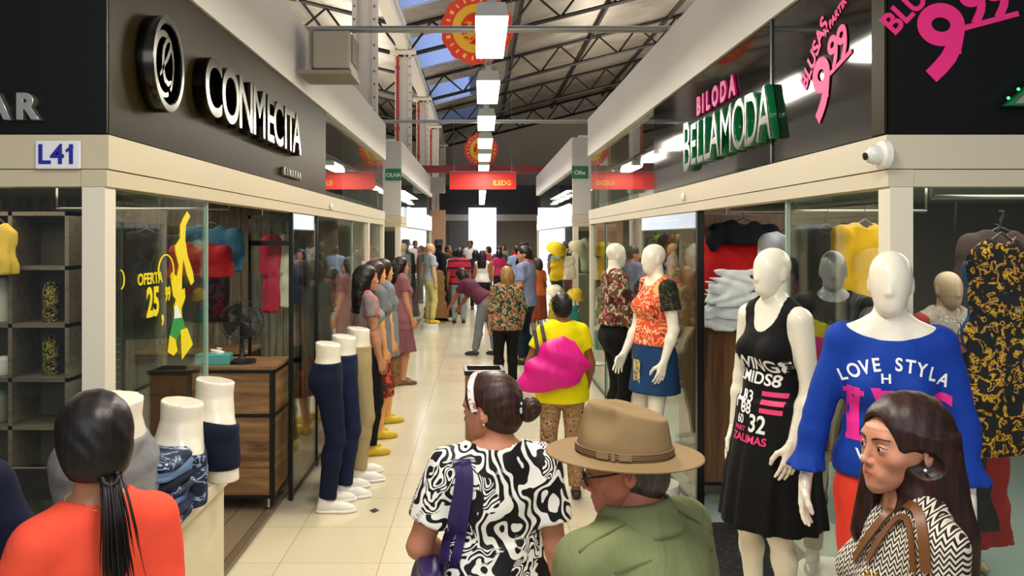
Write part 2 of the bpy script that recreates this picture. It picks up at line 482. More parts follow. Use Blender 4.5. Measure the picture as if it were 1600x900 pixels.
# riveted columns along the left, with the gutter beam they carry
COLM = plain('D2C8B6', .6); RIV = plain('5A4034', .6)
for k in range(2, 7):
    Y = k * SP; X = -1.78
    c = MB(); 
    c.box(X - .19, X + .19, Y - .012, Y + .012, 0, 6.4)
    c.box(X - .19, X - .12, Y - .1, Y + .1, 0, 6.4); c.box(X + .12, X + .19, Y - .1, Y + .1, 0, 6.4)
    c.box(X - .25, X + .25, Y - .16, Y + .16, 0, .04); c.box(X - .3, X + .3, Y - .16, Y + .16, 6.2, 6.28)
    co = struct('column', c, COLM)
    r = MB()
    for z in [3.3 + .2 * i for i in range(16)]:
        for dx in (-.155, .155): r.box(X + dx - .012, X + dx + .012, Y - .112, Y - .1, z, z + .03)
    rv = r.build('rivets', RIV, co)
    # red sprinkler riser beside each column
    if k == 2: continue
    p = MB().tube([(X - .1, Y - .35, 0), (X - .1, Y - .35, 6.1)], .035, 10)
    for z in (3.0, 4.4, 5.8): p.tube([(X - .1, Y - .35, z), (X - .1, Y - .35, z + .08)], .05, 10)
    o = p.build('riser_pipe', plain('9A241C', .45), smooth=True); tag(o, kind='structure')
trim(COLM, -1.9, -1.66, 6, 38, 6.3, 6.5)
trim(COLM, -1.98, -1.6, 6, 38, 6.5, 6.54)
# cross pipes over the aisle, resting on the shop fronts
def pipe(y, z, r, x0, x1, mat, label):
    o = MB().tube([(x0, y, z), (x1, y, z)], r, 14).build('cross_pipe', mat, smooth=True)
    tag(o, label, 'pipe'); return o
pipe(6.4, 3.62, .028, -1.5, 1.75, M['steel'], 'near grey steel pipe crossing the aisle just above the first lamp')
pipe(11.4, 3.61, .026, -1.5, 1.75, M['steel'], 'thinner grey pipe crossing the aisle behind the third lamp')
o = MB().box(-1.45, 1.65, 19.95, 20.15, 3.585, 3.76).build('crossbeam', plain('7A1414', .5)); tag(o, 'dark red steel beam spanning the aisle over the far shops', 'beam')

# ---------------------------------------------------------------- lamps over the aisle
def ceiling_lamp(i):
    t = empty('tube_lamp', (.075, 5.0 + 2.05 * i, 3.33))
    b = MB(); w = .105; L = 1.12
    poly = [(-w, .0), (w, 0), (w * .8, .085), (-w * .8, .085)]
    b.prism(poly, 0, L); b.build('housing', plain('B9BAB4', .4), t)
    MB().box(-w * .97, w * .97, .02, L - .02, -.022, -.001, bevel=.004).build('diffuser', M['tube'], t)
    for y in (.02, L - .05): MB().box(-.03, .03, y, y + .03, .085, .14).build('mounting_clip', M['steel'], t)
    t.location = (.075, 5.0 + 2.05 * i, 3.34)
    return t
ords = ['nearest and largest', 'second from the viewer', 'third from the viewer', 'fourth from the viewer', 'fifth from the viewer', 'sixth from the viewer', 'seventh from the viewer', 'eighth from the viewer', 'ninth from the viewer', 'tenth from the viewer', 'fifth from the far end', 'fourth from the far end', 'third from the far end', 'second from the far end', 'the very last']
for i in range(14):
    t = ceiling_lamp(i)
    tag(t, 'hanging tube lamp over the aisle, %s in the row' % ords[i], 'lamp', 'tube lamps over the aisle')
o = MB().box(.05, .10, 5, 33, 3.48, 3.53).build('cable_trunking', M['steel']); tag(o, 'long grey cable trunking that carries the row of tube lamps', 'cable tray')
for k in range(2, 6):
    o = MB().tube([(.075, k * SP, 3.53), (.075, k * SP, 6.6)], .006, 6).build('hanger_rod', M['steel']); tag(o, 'thin steel rod holding the lamp trunking, %s' % ['nearest of the four', 'second of the four', 'third of the four', 'furthest of the four'][k - 2], 'rod', 'hanger rods over the lamps')

# ---------------------------------------------------------------- shop fronts
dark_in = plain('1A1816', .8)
def shop(side, y0, y1, ypan, sgn, panel, front_panel, bright=False):
    """one shop block: side is the x of its aisle face, sgn points into the shop"""
    s = sgn; S = side
    X = lambda d: (S + s * d)
    def bx(d0, d1): a, b = X(d0), X(d1); return (min(a, b), max(a, b))
    D = 5.5
    beam = plain('C9BC9C', .4) if s < 0 else plain('CDC2AA', .4)
    # aisle face
    ax = bx(0, .1)
    trim(beam, *ax, y0, y1, 2.205, 2.33); trim(beam, *bx(.006, .1), y0, y1, 2.14, 2.202)
    trim(M['white'], *bx(-.012, .1), y0, y1, 3.07, 3.585)
    trim(M['white'], *bx(.1, 1.2), y0, y1, 3.55, 3.585)
    # front face turned to the viewer
    fx = bx(.1, D)
    trim(beam, *fx, y0, y0 + .1, 2.205, 2.33); trim(beam, *fx, y0 + .006, y0 + .1, 2.14, 2.202)
    nwin[0] += 0
    sbox('wall_sign_band', front_panel, *bx(.006, D), y0 - .002, y0 + .06, 2.335, 3.58)
    trim(M['white'], *bx(.1, D), y0 - .012, y0 + .06, 3.58, 3.62)
    if ypan: sbox('wall_sign_band', panel, *bx(.004, .05), y0 + .012, ypan, 2.335, 3.068)
    # clerestory above the beam
    if ypan is None: ypan = y0 + .1
    n = max(1, int((y1 - ypan) / 1.1)); L = (y1 - ypan) / n
    for i in range(n): win(M['glass'], *bx(.03, .04), ypan + i * L + .012, ypan + (i + 1) * L - .012, 2.335, 3.065)
    # interior shell
    sbox('ceiling_shop', plain('8E897E', .8), *bx(.1, D), y0 + .1, y1, 2.36, 2.40)
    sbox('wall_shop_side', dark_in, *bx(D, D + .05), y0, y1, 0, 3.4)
    sbox('wall_shop_end', plain('CDC8BC', .6), *bx(.1, D), y1 - .05, y1, 2.14, 3.55)
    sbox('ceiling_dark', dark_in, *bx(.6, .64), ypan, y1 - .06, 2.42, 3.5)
    # corner posts
    cp = plain('E3DAC4', .35)
    trim(cp, *bx(.015, .1), y0 + .004, y0 + .09, 0, 2.14)
    trim(cp, *bx(.01, .09), y1 - .09, y1, 0, 2.14)
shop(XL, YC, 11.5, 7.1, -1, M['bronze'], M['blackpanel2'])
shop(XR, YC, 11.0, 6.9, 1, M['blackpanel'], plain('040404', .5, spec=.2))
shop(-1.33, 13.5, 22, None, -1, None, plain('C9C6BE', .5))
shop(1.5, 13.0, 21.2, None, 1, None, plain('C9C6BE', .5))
# glazing of the left shop
def gl_side(S, s, ya, yb, z0=.04, z1=2.14): 
    a, b = S + s * .035, S + s * .045
    return win(M['glass'], min(a, b), max(a, b), ya, yb, z0, z1)
gl_side(XL, -1, YC + .1, 4.1); 
for a, b in ((5.95, 6.85), (6.87, 8.74), (8.76, 9.86), (9.98, 11.4)): gl_side(XL, -1, a, b)
for a, b in ((YC + .1, 3.98), (5.62, 7.6), (7.62, 9.68), (9.72, 10.9)): gl_side(XR, 1, a, b)
for y in (4.1,): trim(M['edge'], XL - .05, XL - .03, y - .006, y + .006, 0, 2.14)
for y in (5.95, 6.86): trim(M['black'], XL - .055, XL - .025, y - .012, y + .012, 0, 2.14)
trim(M['edge'], XL - .05, XL - .03, 8.74, 8.765, 0, 2.14)
trim(plain('E3DAC4', .35), XL - .09, XL - .01, 9.86, 9.98, 0, 2.14)
trim(M['black'], XL - .055, XL - .03, 5.95, 11.4, .02, .045)
trim(M['edge'], XR + .03, XR + .05, 3.98, 3.995, 0, 2.14)
trim(M['black'], XR + .02, XR + .07, 5.575, 5.62, 0, 2.14)
trim(M['edge'], XR + .03, XR + .05, 9.68, 9.72, 0, 2.14); trim(M['black'], XR + .02, XR + .05, 9.69, 9.71, 0, 2.14)
trim(M['black'], XR + .03, XR + .055, 5.62, 10.9, .02, .045)
# front glass (facing the viewer) of both shops
win(M['glass'], XL - 1.45, XL - .1, YC + .035, YC + .045, .04, 2.14)
win(M['glass'], XL - 3.2, XL - 1.46, YC + .035, YC + .045, .04, 2.14)
win(M['glass'], XR + .1, XR + .275, YC + .035, YC + .045, .04, 2.14)
win(M['glass'], XR + .28, XR + 1.6, YC + .035, YC + .045, .04, 2.14)
trim(M['black'], XL - 3.2, XL - .1, YC + .01, YC + .03, .985, 1.10)
# left shop inside: raised plank floor, board wall, dark roller screen
sbox('floor_shop', M['plank'], XL - 5.4, XL - .1, YC + .1, 8.3, 0, .03)
mb = MB()
x = XL - 5.4
random.seed(4)
while x < XL - .15:
    w = random.uniform(.09, .15); mb.box(x, min(x + w - .006, XL - .12), 8.3 - random.uniform(0, .02), 8.36, .03, 2.36); x += w
struct('wall_shop_boards', mb, M['boards'])
sbox('floor_shop_right', plain('8FA09A', .12), XR + .1, XR + 5.4, YC + .1, 9.4, 0, .006)
sbox('wall_shop_rear_right', plain('6B6354', .7), XR + .12, XR + 5.4, 9.4, 9.45, 0, 2.36)
# far blocks: glass fronts and lit sign boxes on their beams
for S, s, ya, yb in ((-1.33, -1, 13.6, 21.9), (1.5, 1, 13.1, 21.1)):
    n = 4; L = (yb - ya) / n
    for i in range(n): gl_side(S, s, ya + i * L + .02, ya + (i + 1) * L - .02)
    a, b = S + s * .4, S + s * .4 + s * 1.5
win(M['glass'], -3.2, -1.45, 13.53, 13.54, .04, 2.14)
win(M['glass'], 1.62, 3.4, 13.03, 13.04, .04, 2.14)
# far end of the aisle
sbox('wall_far_band', plain('0A0A0D', .4), -3.8, 6, 34, 34.2, 2.95, 4.2)
sbox('trim_far_beam', plain('9B958A', .5), -3.8, 6, 33.9, 34.1, 2.68, 2.95)
sbox('wall_far_post', plain('4C4A46', .6), -1.3, -.5, 33.95, 34.1, 0, 2.68)
sbox('wall_far_tan', plain('B58C6C', .7), -2.3, -1.3, 30, 30.2, 0, 3.0)
sbox('wall_far_shop', plain('8A7F6C', .8), -3.8, 6, 36, 36.1, 0, 3)
o = MB().box(-.48, .68, 33.5, 33.56, 0.0, 3.22).build('glow_panel', emit('panel_glow', 'EEF3FF', 1.5)); tag(o, 'tall glowing white panel standing in for the bright doorway at the far end of the aisle', 'screen')  # emissive panel made to stand in for the bright far doorway
for S, s, ya, yb, nm in ((-1.33, -1, 14.6, 21.6, 'left'), (1.5, 1, 13.2, 20.6, 'right')):
    a, b = S - s * .03, S + s * .0
    o = MB().box(min(a, b), max(a, b), ya, yb, 2.16, 2.52).build('lightbox_sign', emit('lightbox_' + nm, 'E4EEFF', 1.1 if s < 0 else 1.4))
    tag(o, 'glowing white light box along the beam of the far %s shop' % nm, 'sign')
# interior shop lights
for (x, y, z, sx, sy, p, c) in ((-2.9, 5.3, 2.33, 1.6, 3.4, 60, WARM), (-2.6, 10, 2.33, 1.4, 2.2, 36, NEUT), (3.1, 4.3, 2.33, 2.0, 2.2, 60, NEUT), (2.6, 7.6, 2.33, 1.4, 3, 50, NEUT),
                            (-2.4, 17, 2.3, 1.4, 6, 14, (.9, .95, 1)), (2.6, 17, 2.3, 1.4, 6, 26, (.92, .96, 1))):
    area('shop_light', (x, y, z), (sx, sy), p, c)
area('far_aisle_light', (0, 29, 3.5), (.5, 6), 110, (1, .96, .9))  # warm area light facing down over the far end of the aisle
area('far_light', (0, 24, 3.3), (.2, 3), 60, NEUT)
# ---------------------------------------------------------------- smooth bodies from distance fields
class Sdf:
    def __init__(s): s.p = []
    def _add(s, fn, lo, hi, k, cut): s.p.append((fn, np.array(lo, float), np.array(hi, float), k, cut)); return s
    def cone(s, a, b, ra, rb=None, k=.02, cut=False, plane=None):
        rb = ra if rb is None else rb
        a = np.array(a, float); b = np.array(b, float); ab = b - a; L = max(ab @ ab, 1e-12)
        def fn(X, Y, Z):
            x, y, z = X - a[0], Y - a[1], Z - a[2]
            t = np.clip((x * ab[0] + y * ab[1] + z * ab[2]) / L, 0, 1)
            d = np.sqrt((x - t * ab[0]) ** 2 + (y - t * ab[1]) ** 2 + (z - t * ab[2]) ** 2) - (ra + t * (rb - ra))
            if plane is not None:
                p, n = plane; d = np.maximum(d, (X - p[0]) * n[0] + (Y - p[1]) * n[1] + (Z - p[2]) * n[2])
            return d
        r = max(ra, rb); return s._add(fn, np.minimum(a, b) - r, np.maximum(a, b) + r, k, cut)
    def ell(s, c, r, rot=None, k=.02, cut=False, zmin=None):
        c = np.array(c, float); r = np.array(r, float)
        Rm = None if rot is None else np.array(rot.to_3x3())
        def fn(X, Y, Z):
            x, y, z = X - c[0], Y - c[1], Z - c[2]
            if Rm is not None:
                x, y, z = (Rm[0, 0] * x + Rm[1, 0] * y + Rm[2, 0] * z, Rm[0, 1] * x + Rm[1, 1] * y + Rm[2, 1] * z, Rm[0, 2] * x + Rm[1, 2] * y + Rm[2, 2] * z)
            k0 = np.sqrt((x / r[0]) ** 2 + (y / r[1]) ** 2 + (z / r[2]) ** 2)
            k1 = np.sqrt((x / r[0] ** 2) ** 2 + (y / r[1] ** 2) ** 2 + (z / r[2] ** 2) ** 2) + 1e-9
            return k0 * (k0 - 1) / k1
        m = r.max() if Rm is not None else r
        return s._add(fn, c - m, c + m, k, cut)
    def loft(s, prof, Mt=None, k=.02, cut=False, fold=None, sq=2.0):
        """stacked ellipses (z, cx, cy, rx, ry) in the frame Mt; fold=(count, amplitude, phase) makes drapery folds that grow downwards"""
        pr = np.array(prof, float); pr = pr[np.argsort(pr[:, 0])]
        z0, z1 = pr[0, 0], pr[-1, 0]
        zz = np.linspace(z0, z1, 64); cols = []
        for c in range(1, 5):       # smoothed interpolation
            v = np.interp(zz, pr[:, 0], pr[:, c])
            if len(pr) > 2:
                for _ in range(2): v[1:-1] = (v[:-2] + 2 * v[1:-1] + v[2:]) / 4
            cols.append(v)
        Mt = Mt or Matrix.Identity(4); Mi = np.array(Mt.inverted())
        def fn(X, Y, Z):
            x = Mi[0, 0] * X + Mi[0, 1] * Y + Mi[0, 2] * Z + Mi[0, 3]
            y = Mi[1, 0] * X + Mi[1, 1] * Y + Mi[1, 2] * Z + Mi[1, 3]
            z = Mi[2, 0] * X + Mi[2, 1] * Y + Mi[2, 2] * Z + Mi[2, 3]
            cx, cy, rx, ry = [np.interp(z, zz, c) for c in cols]
            u, v = (x - cx) / rx, (y - cy) / ry
            rr = np.sqrt(u * u + v * v) if sq == 2 else (np.abs(u) ** sq + np.abs(v) ** sq) ** (1 / sq)
            if fold:
                n, amp, ph = fold; th = np.arctan2(v, u)
                w = np.clip((z1 - z) / (z1 - z0), 0, 1)
                rr = rr - amp * w * (np.sin(n * th + ph) + .5 * np.sin((n * 1.7) // 1 * th + 2.1 * ph))
            d = (rr - 1) * np.minimum(rx, ry)
            return np.maximum(d, np.maximum(z - z1, z0 - z))
        mr = max(pr[:, 3].max(), pr[:, 4].max()) * (1.35 if fold else 1.03) + max(np.abs(pr[:, 1]).max(), 0)
        my = mr + np.abs(pr[:, 2]).max()
        cs = [Mt @ Vector((a * mr, b * my, c)) for a in (-1, 1) for b in (-1, 1) for c in (z0, z1)]
        lo = [min(c[i] for c in cs) for i in range(3)]; hi = [max(c[i] for c in cs) for i in range(3)]
        return s._add(fn, lo, hi, k, cut)
    def ext(s, other):
        s.p += other.p; return s
    def grid(s, h, grow=0, cuts=(), warp=None, pad=0):
        adds = [q for q in s.p if not q[4]]
        lo = np.min([q[1] for q in adds], 0) - grow - 3 * h - pad; hi = np.max([q[2] for q in adds], 0) + grow + 3 * h + pad
        n = np.maximum(np.ceil((hi - lo) / h).astype(int) + 1, 4)
        ax = [lo[i] + h * np.arange(n[i]) for i in range(3)]
        Fd = np.full(n, 1.0, np.float32)
        for fn, a, b, k, cut in s.p:
            e = k + 2.5 * h + max(grow, 0)
            i0 = np.clip(np.floor((a - e - lo) / h).astype(int), 0, n - 1); i1 = np.clip(np.ceil((b + e - lo) / h).astype(int) + 1, 1, n)
            if (i1 <= i0).any(): continue
            sl = tuple(slice(i0[i], i1[i]) for i in range(3))
            X = ax[0][sl[0]][:, None, None]; Y = ax[1][sl[1]][None, :, None]; Z = ax[2][sl[2]][None, None, :]
            X, Y, Z = np.broadcast_arrays(X, Y, Z)
            d = fn(X, Y, Z); f = Fd[sl]
            if cut:
                d = -d
                g = np.clip(.5 - .5 * (f - d) / k, 0, 1) if k else None
                Fd[sl] = np.maximum(f, d) if not k else f * (1 - g) + d * g + k * g * (1 - g)
            else:
                if k:
                    g = np.clip(.5 + .5 * (f - d) / k, 0, 1)
                    Fd[sl] = f * (1 - g) + d * g - k * g * (1 - g)
                else: Fd[sl] = np.minimum(f, d)
        if grow or cuts or warp:
            X, Y, Z = np.broadcast_arrays(ax[0][:, None, None], ax[1][None, :, None], ax[2][None, None, :])
            Fd = Fd - grow
            if warp: Fd = Fd + warp(X, Y, Z)
            for c in cuts: Fd = np.maximum(Fd, c(X, Y, Z))
        # close the volume at its border
        for a in range(3):
            for e in (0, -1):
                ix = [slice(None)] * 3; ix[a] = e; Fd[tuple(ix)] = np.maximum(Fd[tuple(ix)], h)
        return Fd, lo, h

def surfnet(Fd, lo, h, smooth=1):
    """surface nets: distance grid -> vertices, quads"""
    ins = Fd < 0
    nx, ny, nz = Fd.shape
    c = [(i, j, k) for i in (0, 1) for j in (0, 1) for k in (0, 1)]
    cs = np.zeros((nx - 1, ny - 1, nz - 1), np.int8)
    for i, j, k in c: cs += ins[i:nx - 1 + i, j:ny - 1 + j, k:nz - 1 + k]
    act = np.argwhere((cs > 0) & (cs < 8))
    idx = np.full((nx - 1, ny - 1, nz - 1), -1, np.int32)
    idx[act[:, 0], act[:, 1], act[:, 2]] = np.arange(len(act))
    vals = {q: Fd[act[:, 0] + q[0], act[:, 1] + q[1], act[:, 2] + q[2]] for q in c}
    sm = np.zeros((len(act), 3)); cnt = np.zeros(len(act))
    for q in c:
        for a in range(3):
            if q[a] == 0:
                r = list(q); r[a] = 1; r = tuple(r)
                f0, f1 = vals[q], vals[r]; m = (f0 < 0) != (f1 < 0)
                t = np.where(m, f0 / np.where(m, f0 - f1, 1), 0)
                p = np.array(q, float)[None, :] + np.eye(3)[a][None, :] * t[:, None]
                sm += p * m[:, None]; cnt += m
    V = lo + h * (act + sm / cnt[:, None])
    quads = []
    for a in range(3):
        b, d = (a + 1) % 3, (a + 2) % 3
        s0 = [slice(0, n) for n in (nx, ny, nz)]; s1 = list(s0)
        s0[a] = slice(0, Fd.shape[a] - 1); s1[a] = slice(1, Fd.shape[a])
        e0, e1 = ins[tuple(s0)], ins[tuple(s1)]
        E = np.argwhere(e0 != e1)
        E = E[(E[:, b] > 0) & (E[:, d] > 0) & (E[:, b] < Fd.shape[b] - 1) & (E[:, d] < Fd.shape[d] - 1)]
        flip = e0[E[:, 0], E[:, 1], E[:, 2]]
        def cell(db, dd):
            Q = E.copy(); Q[:, b] -= db; Q[:, d] -= dd; return idx[Q[:, 0], Q[:, 1], Q[:, 2]]
        q = np.stack([cell(1, 1), cell(0, 1), cell(0, 0), cell(1, 0)], 1)
        q[~flip] = q[~flip][:, ::-1]; quads.append(q)
    Q = np.concatenate(quads); Q = Q[(Q >= 0).all(1)]
    for _ in range(smooth):
        ac = np.zeros_like(V); ct = np.zeros(len(V))
        for i in range(4):
            a, b = Q[:, i], Q[:, (i + 1) % 4]
            np.add.at(ac, a, V[b]); np.add.at(ac, b, V[a]); np.add.at(ct, a, 1); np.add.at(ct, b, 1)
        V = .5 * V + .5 * ac / np.maximum(ct, 1)[:, None]
    return V, Q

def np_mesh(name, parts, Mt=None, smooth=True, tint=None):
    Vs, Qs, o = [], [], 0
    for V, Q in parts: Vs.append(V); Qs.append(Q + o); o += len(V)
    V = np.concatenate(Vs); Q = np.concatenate(Qs)
    if Mt is not None:
        m = np.array(Mt); V = V @ m[:3, :3].T + m[:3, 3]
    me = bpy.data.meshes.new(name)
    me.vertices.add(len(V)); me.vertices.foreach_set('co', V.astype(np.float32).ravel())
    me.loops.add(4 * len(Q)); me.loops.foreach_set('vertex_index', Q.astype(np.int32).ravel())
    me.polygons.add(len(Q)); me.polygons.foreach_set('loop_start', np.arange(0, 4 * len(Q), 4, dtype=np.int32)); 
    me.polygons.foreach_set('use_smooth', np.full(len(Q), smooth))
    me.update(calc_edges=True)
    if tint is not None:
        at = me.color_attributes.new('tint', 'FLOAT_COLOR', 'POINT')
        t = np.concatenate(tint) if isinstance(tint, list) else tint
        at.data.foreach_set('color', np.concatenate([t, np.ones((len(t), 1))], 1).astype(np.float32).ravel())
    return me
def sdf_obj(name, sdf, h, mat, parent, grow=0, cuts=(), warp=None, Mt=None, smooth=1):
    V, Q = surfnet(*sdf.grid(h, grow, cuts, warp), smooth=smooth)
    return link(name, np_mesh(name, [(V, Q)], Mt), mat, parent)

V3 = lambda *a: Vector(a)
def half(p, n):
    p = tuple(p); n = tuple(Vector(n).normalized())
    return lambda X, Y, Z: (X - p[0]) * n[0] + (Y - p[1]) * n[1] + (Z - p[2]) * n[2]
def minus_ell(c, r, Mt=None):
    s = Sdf().ell(c, r); 
    if Mt is None: fn = s.p[0][0]; return lambda X, Y, Z: -fn(X, Y, Z)
    Mi = np.array(Mt.inverted()); fn = s.p[0][0]
    return lambda X, Y, Z: -fn(Mi[0, 0] * X + Mi[0, 1] * Y + Mi[0, 2] * Z + Mi[0, 3], Mi[1, 0] * X + Mi[1, 1] * Y + Mi[1, 2] * Z + Mi[1, 3], Mi[2, 0] * X + Mi[2, 1] * Y + Mi[2, 2] * Z + Mi[2, 3])
def folds(amp, fx=18, fz=9, ph=0):
    """soft cloth creases"""
    return lambda X, Y, Z: amp * (np.sin(fx * X + 5 * np.sin(fz * Z + ph) + 9 * Y + ph) + .7 * np.sin(2.1 * fz * Z + 3 * np.sin(fx * .7 * X - ph) + 1.7 * fx * .5 * Y + ph))

def head_sdf(face=True, egg=False, fem=True, jaw=1.0):
    s = Sdf()
    if egg:
        s.ell((0, -.008, .035), (.073, .094, .082)); s.ell((0, .016, -.035), (.060, .074, .078), k=.05)
        s.ell((0, .035, -.085), (.03, .035, .025), k=.045)
        for q in (-1, 1): s.ell((q * .073, -.012, -.01), (.007, .016, .028), k=.012)
        if face: s.cone((0, .082, .005), (0, .091, -.03), .006, .009, k=.02)
        return s
    s.ell((0, -.014, .030), (.0755, .095, .086))
    j = jaw
    s.loft([(-.112, 0, .055, .018 * j, .02), (-.10, 0, .050, .034 * j, .036), (-.08, 0, .040, .047 * j, .050), (-.055, 0, .028, .056 * j, .063), (-.025, 0, .018, .062, .073), (.01, 0, .010, .067, .079), (.045, 0, .0, .069, .086)], k=.025)
    s.cone((-.036, .078, .024), (.036, .078, .024), .008, k=.02)
    if not face: 
        for q in (-1, 1): s.ell((q * .073, -.012, -.008), (.008, .018, .03), k=.012)
        return s
    # sockets, lids, nose, lips, cheeks, chin
    for q in (-1, 1):
        s.ell((q * .033, .098, .001), (.019, .014, .012), k=.016, cut=True)
        s.ell((q * .0315, .0775, .000), (.0145, .0135, .0125), k=.005)
        s.ell((q * .0325, .0945, .0005), (.0135, .009, .0038), k=.003, cut=True)
        s.ell((q * .044, .057, -.024), (.017, .015, .014), k=.03)
    s.cone((0, .086, .014), (0, .1055, -.030), .0052, .0070, k=.012)
    s.ell((0, .1055, -.033), (.0085, .0095, .0080), k=.008)
    for q in (-1, 1):
        s.ell((q * .0115, .095, -.0375), (.0060, .0085, .0065), k=.007)
        s.ell((q * .0065, .0985, -.0445), (.003, .005, .003), k=.003, cut=True)
    s.ell((0, .080, -.066), (.031, .012, .018), k=.02)
    s.cone((-.025, .081, -.0662), (-.004, .0925, -.0620), .0028, .0050, k=.006); s.cone((.025, .081, -.0662), (.004, .0925, -.0620), .0028, .0050, k=.006)
    s.cone((-.021, .082, -.0700), (.0, .0890, -.0730), .0032, .0060, k=.005); s.cone((.021, .082, -.0700), (.0, .0890, -.0730), .0032, .0060, k=.005)
    s.cone((-.024, .088, -.0675), (0, .0965, -.0675), .0012, k=.002, cut=True); s.cone((.024, .088, -.0675), (0, .0965, -.0675), .0012, k=.002, cut=True)
    s.ell((0, .076, -.098), (.018, .014, .014), k=.02)
    for q in (-1, 1):
        Re = Matrix.Rotation(q * R(-18), 4, 'Z') @ Matrix.Rotation(R(12), 4, 'X')
        s.ell((q * .0775, -.014, -.004), (.0075, .0185, .031), rot=Re, k=.008)
        s.ell((q * .083, -.008, .002), (.005, .011, .018), rot=Re, k=.004, cut=True)
        s.ell((q * .080, -.004, -.006), (.0045, .005, .007), k=.004)
    return s

def head_tint(V):
    """lips and a little warmth on nose and cheeks (V in head space)"""
    t = np.ones((len(V), 3))
    x, y, z = V[:, 0], V[:, 1], V[:, 2]
    u = np.exp(-((x / .026) ** 4 + ((z + .0675) / np.maximum(.0105 - .18 * np.abs(x), .003)) ** 4)) * (y > .07)
    t *= 1 - u[:, None] * np.array([.12, .48, .42])
    c = np.exp(-(((np.abs(x) - .045) / .022) ** 2 + ((z + .03) / .02) ** 2)) * (y > .03)
    t *= 1 - c[:, None] * np.array([.0, .14, .14])
    return t

def hand_sdf(curl=.4, spread=0.0, thumb=.5, side=1, grip=None):
    """hand in its own frame: y to the fingertips, x to the thumb, -z to the palm"""
    s = Sdf()
    s.cone((-.012, -.01, 0), (-.022, .078, 0), .017, .0125, k=.012); s.cone((.012, -.01, 0), (.024, .078, .0), .018, .0130, k=.012)
    s.cone((0, 0, .0), (0, .078, .001), .0175, .0125, k=.014); s.ell((.022, .028, -.008), (.015, .026, .012), k=.012)
    for i, (x, L, r) in enumerate(((.0295, .068, .0086), (.0105, .077, .0088), (-.009, .071, .0084), (-.0265, .055, .0074))):
        cu = curl * (1 + .12 * i); a = (1.5 - i) * spread
        p = V3(x, .074 - (.006 if i == 3 else 0), 0); ang = -cu * .45
        for j, f in enumerate((.45, .30, .25)):
            d = V3(math.sin(a) * math.cos(ang), math.cos(a) * math.cos(ang), math.sin(ang))
            q = p + d * L * f; s.cone(p, q, r * (1 - .1 * j), r * (.92 - .1 * j), k=.0035); p = q; ang -= cu * (.9 if j == 0 else .7)
    t = thumb
    p0 = V3(.020, .018, -.004); p1 = V3(.046 + .010 * t, .046, -.014 - .01 * (1 - t)); p2 = V3(.050 + .016 * t, .074, -.022 - .02 * (1 - t)); p3 = V3(.046 + .016 * t, .094, -.028 - .026 * (1 - t))
    s.cone(p0, p1, .0135, .0115, k=.010); s.cone(p1, p2, .011, .0098, k=.004); s.cone(p2, p3, .0098, .0078, k=.004)
    return s
def xform_mesh(VQ, Mt, mirror=False):
    V, Q = VQ
    if mirror: V = V * np.array([-1, 1, 1]); Q = Q[:, ::-1]
    m = np.array(Mt); return (V @ m[:3, :3].T + m[:3, 3], Q)

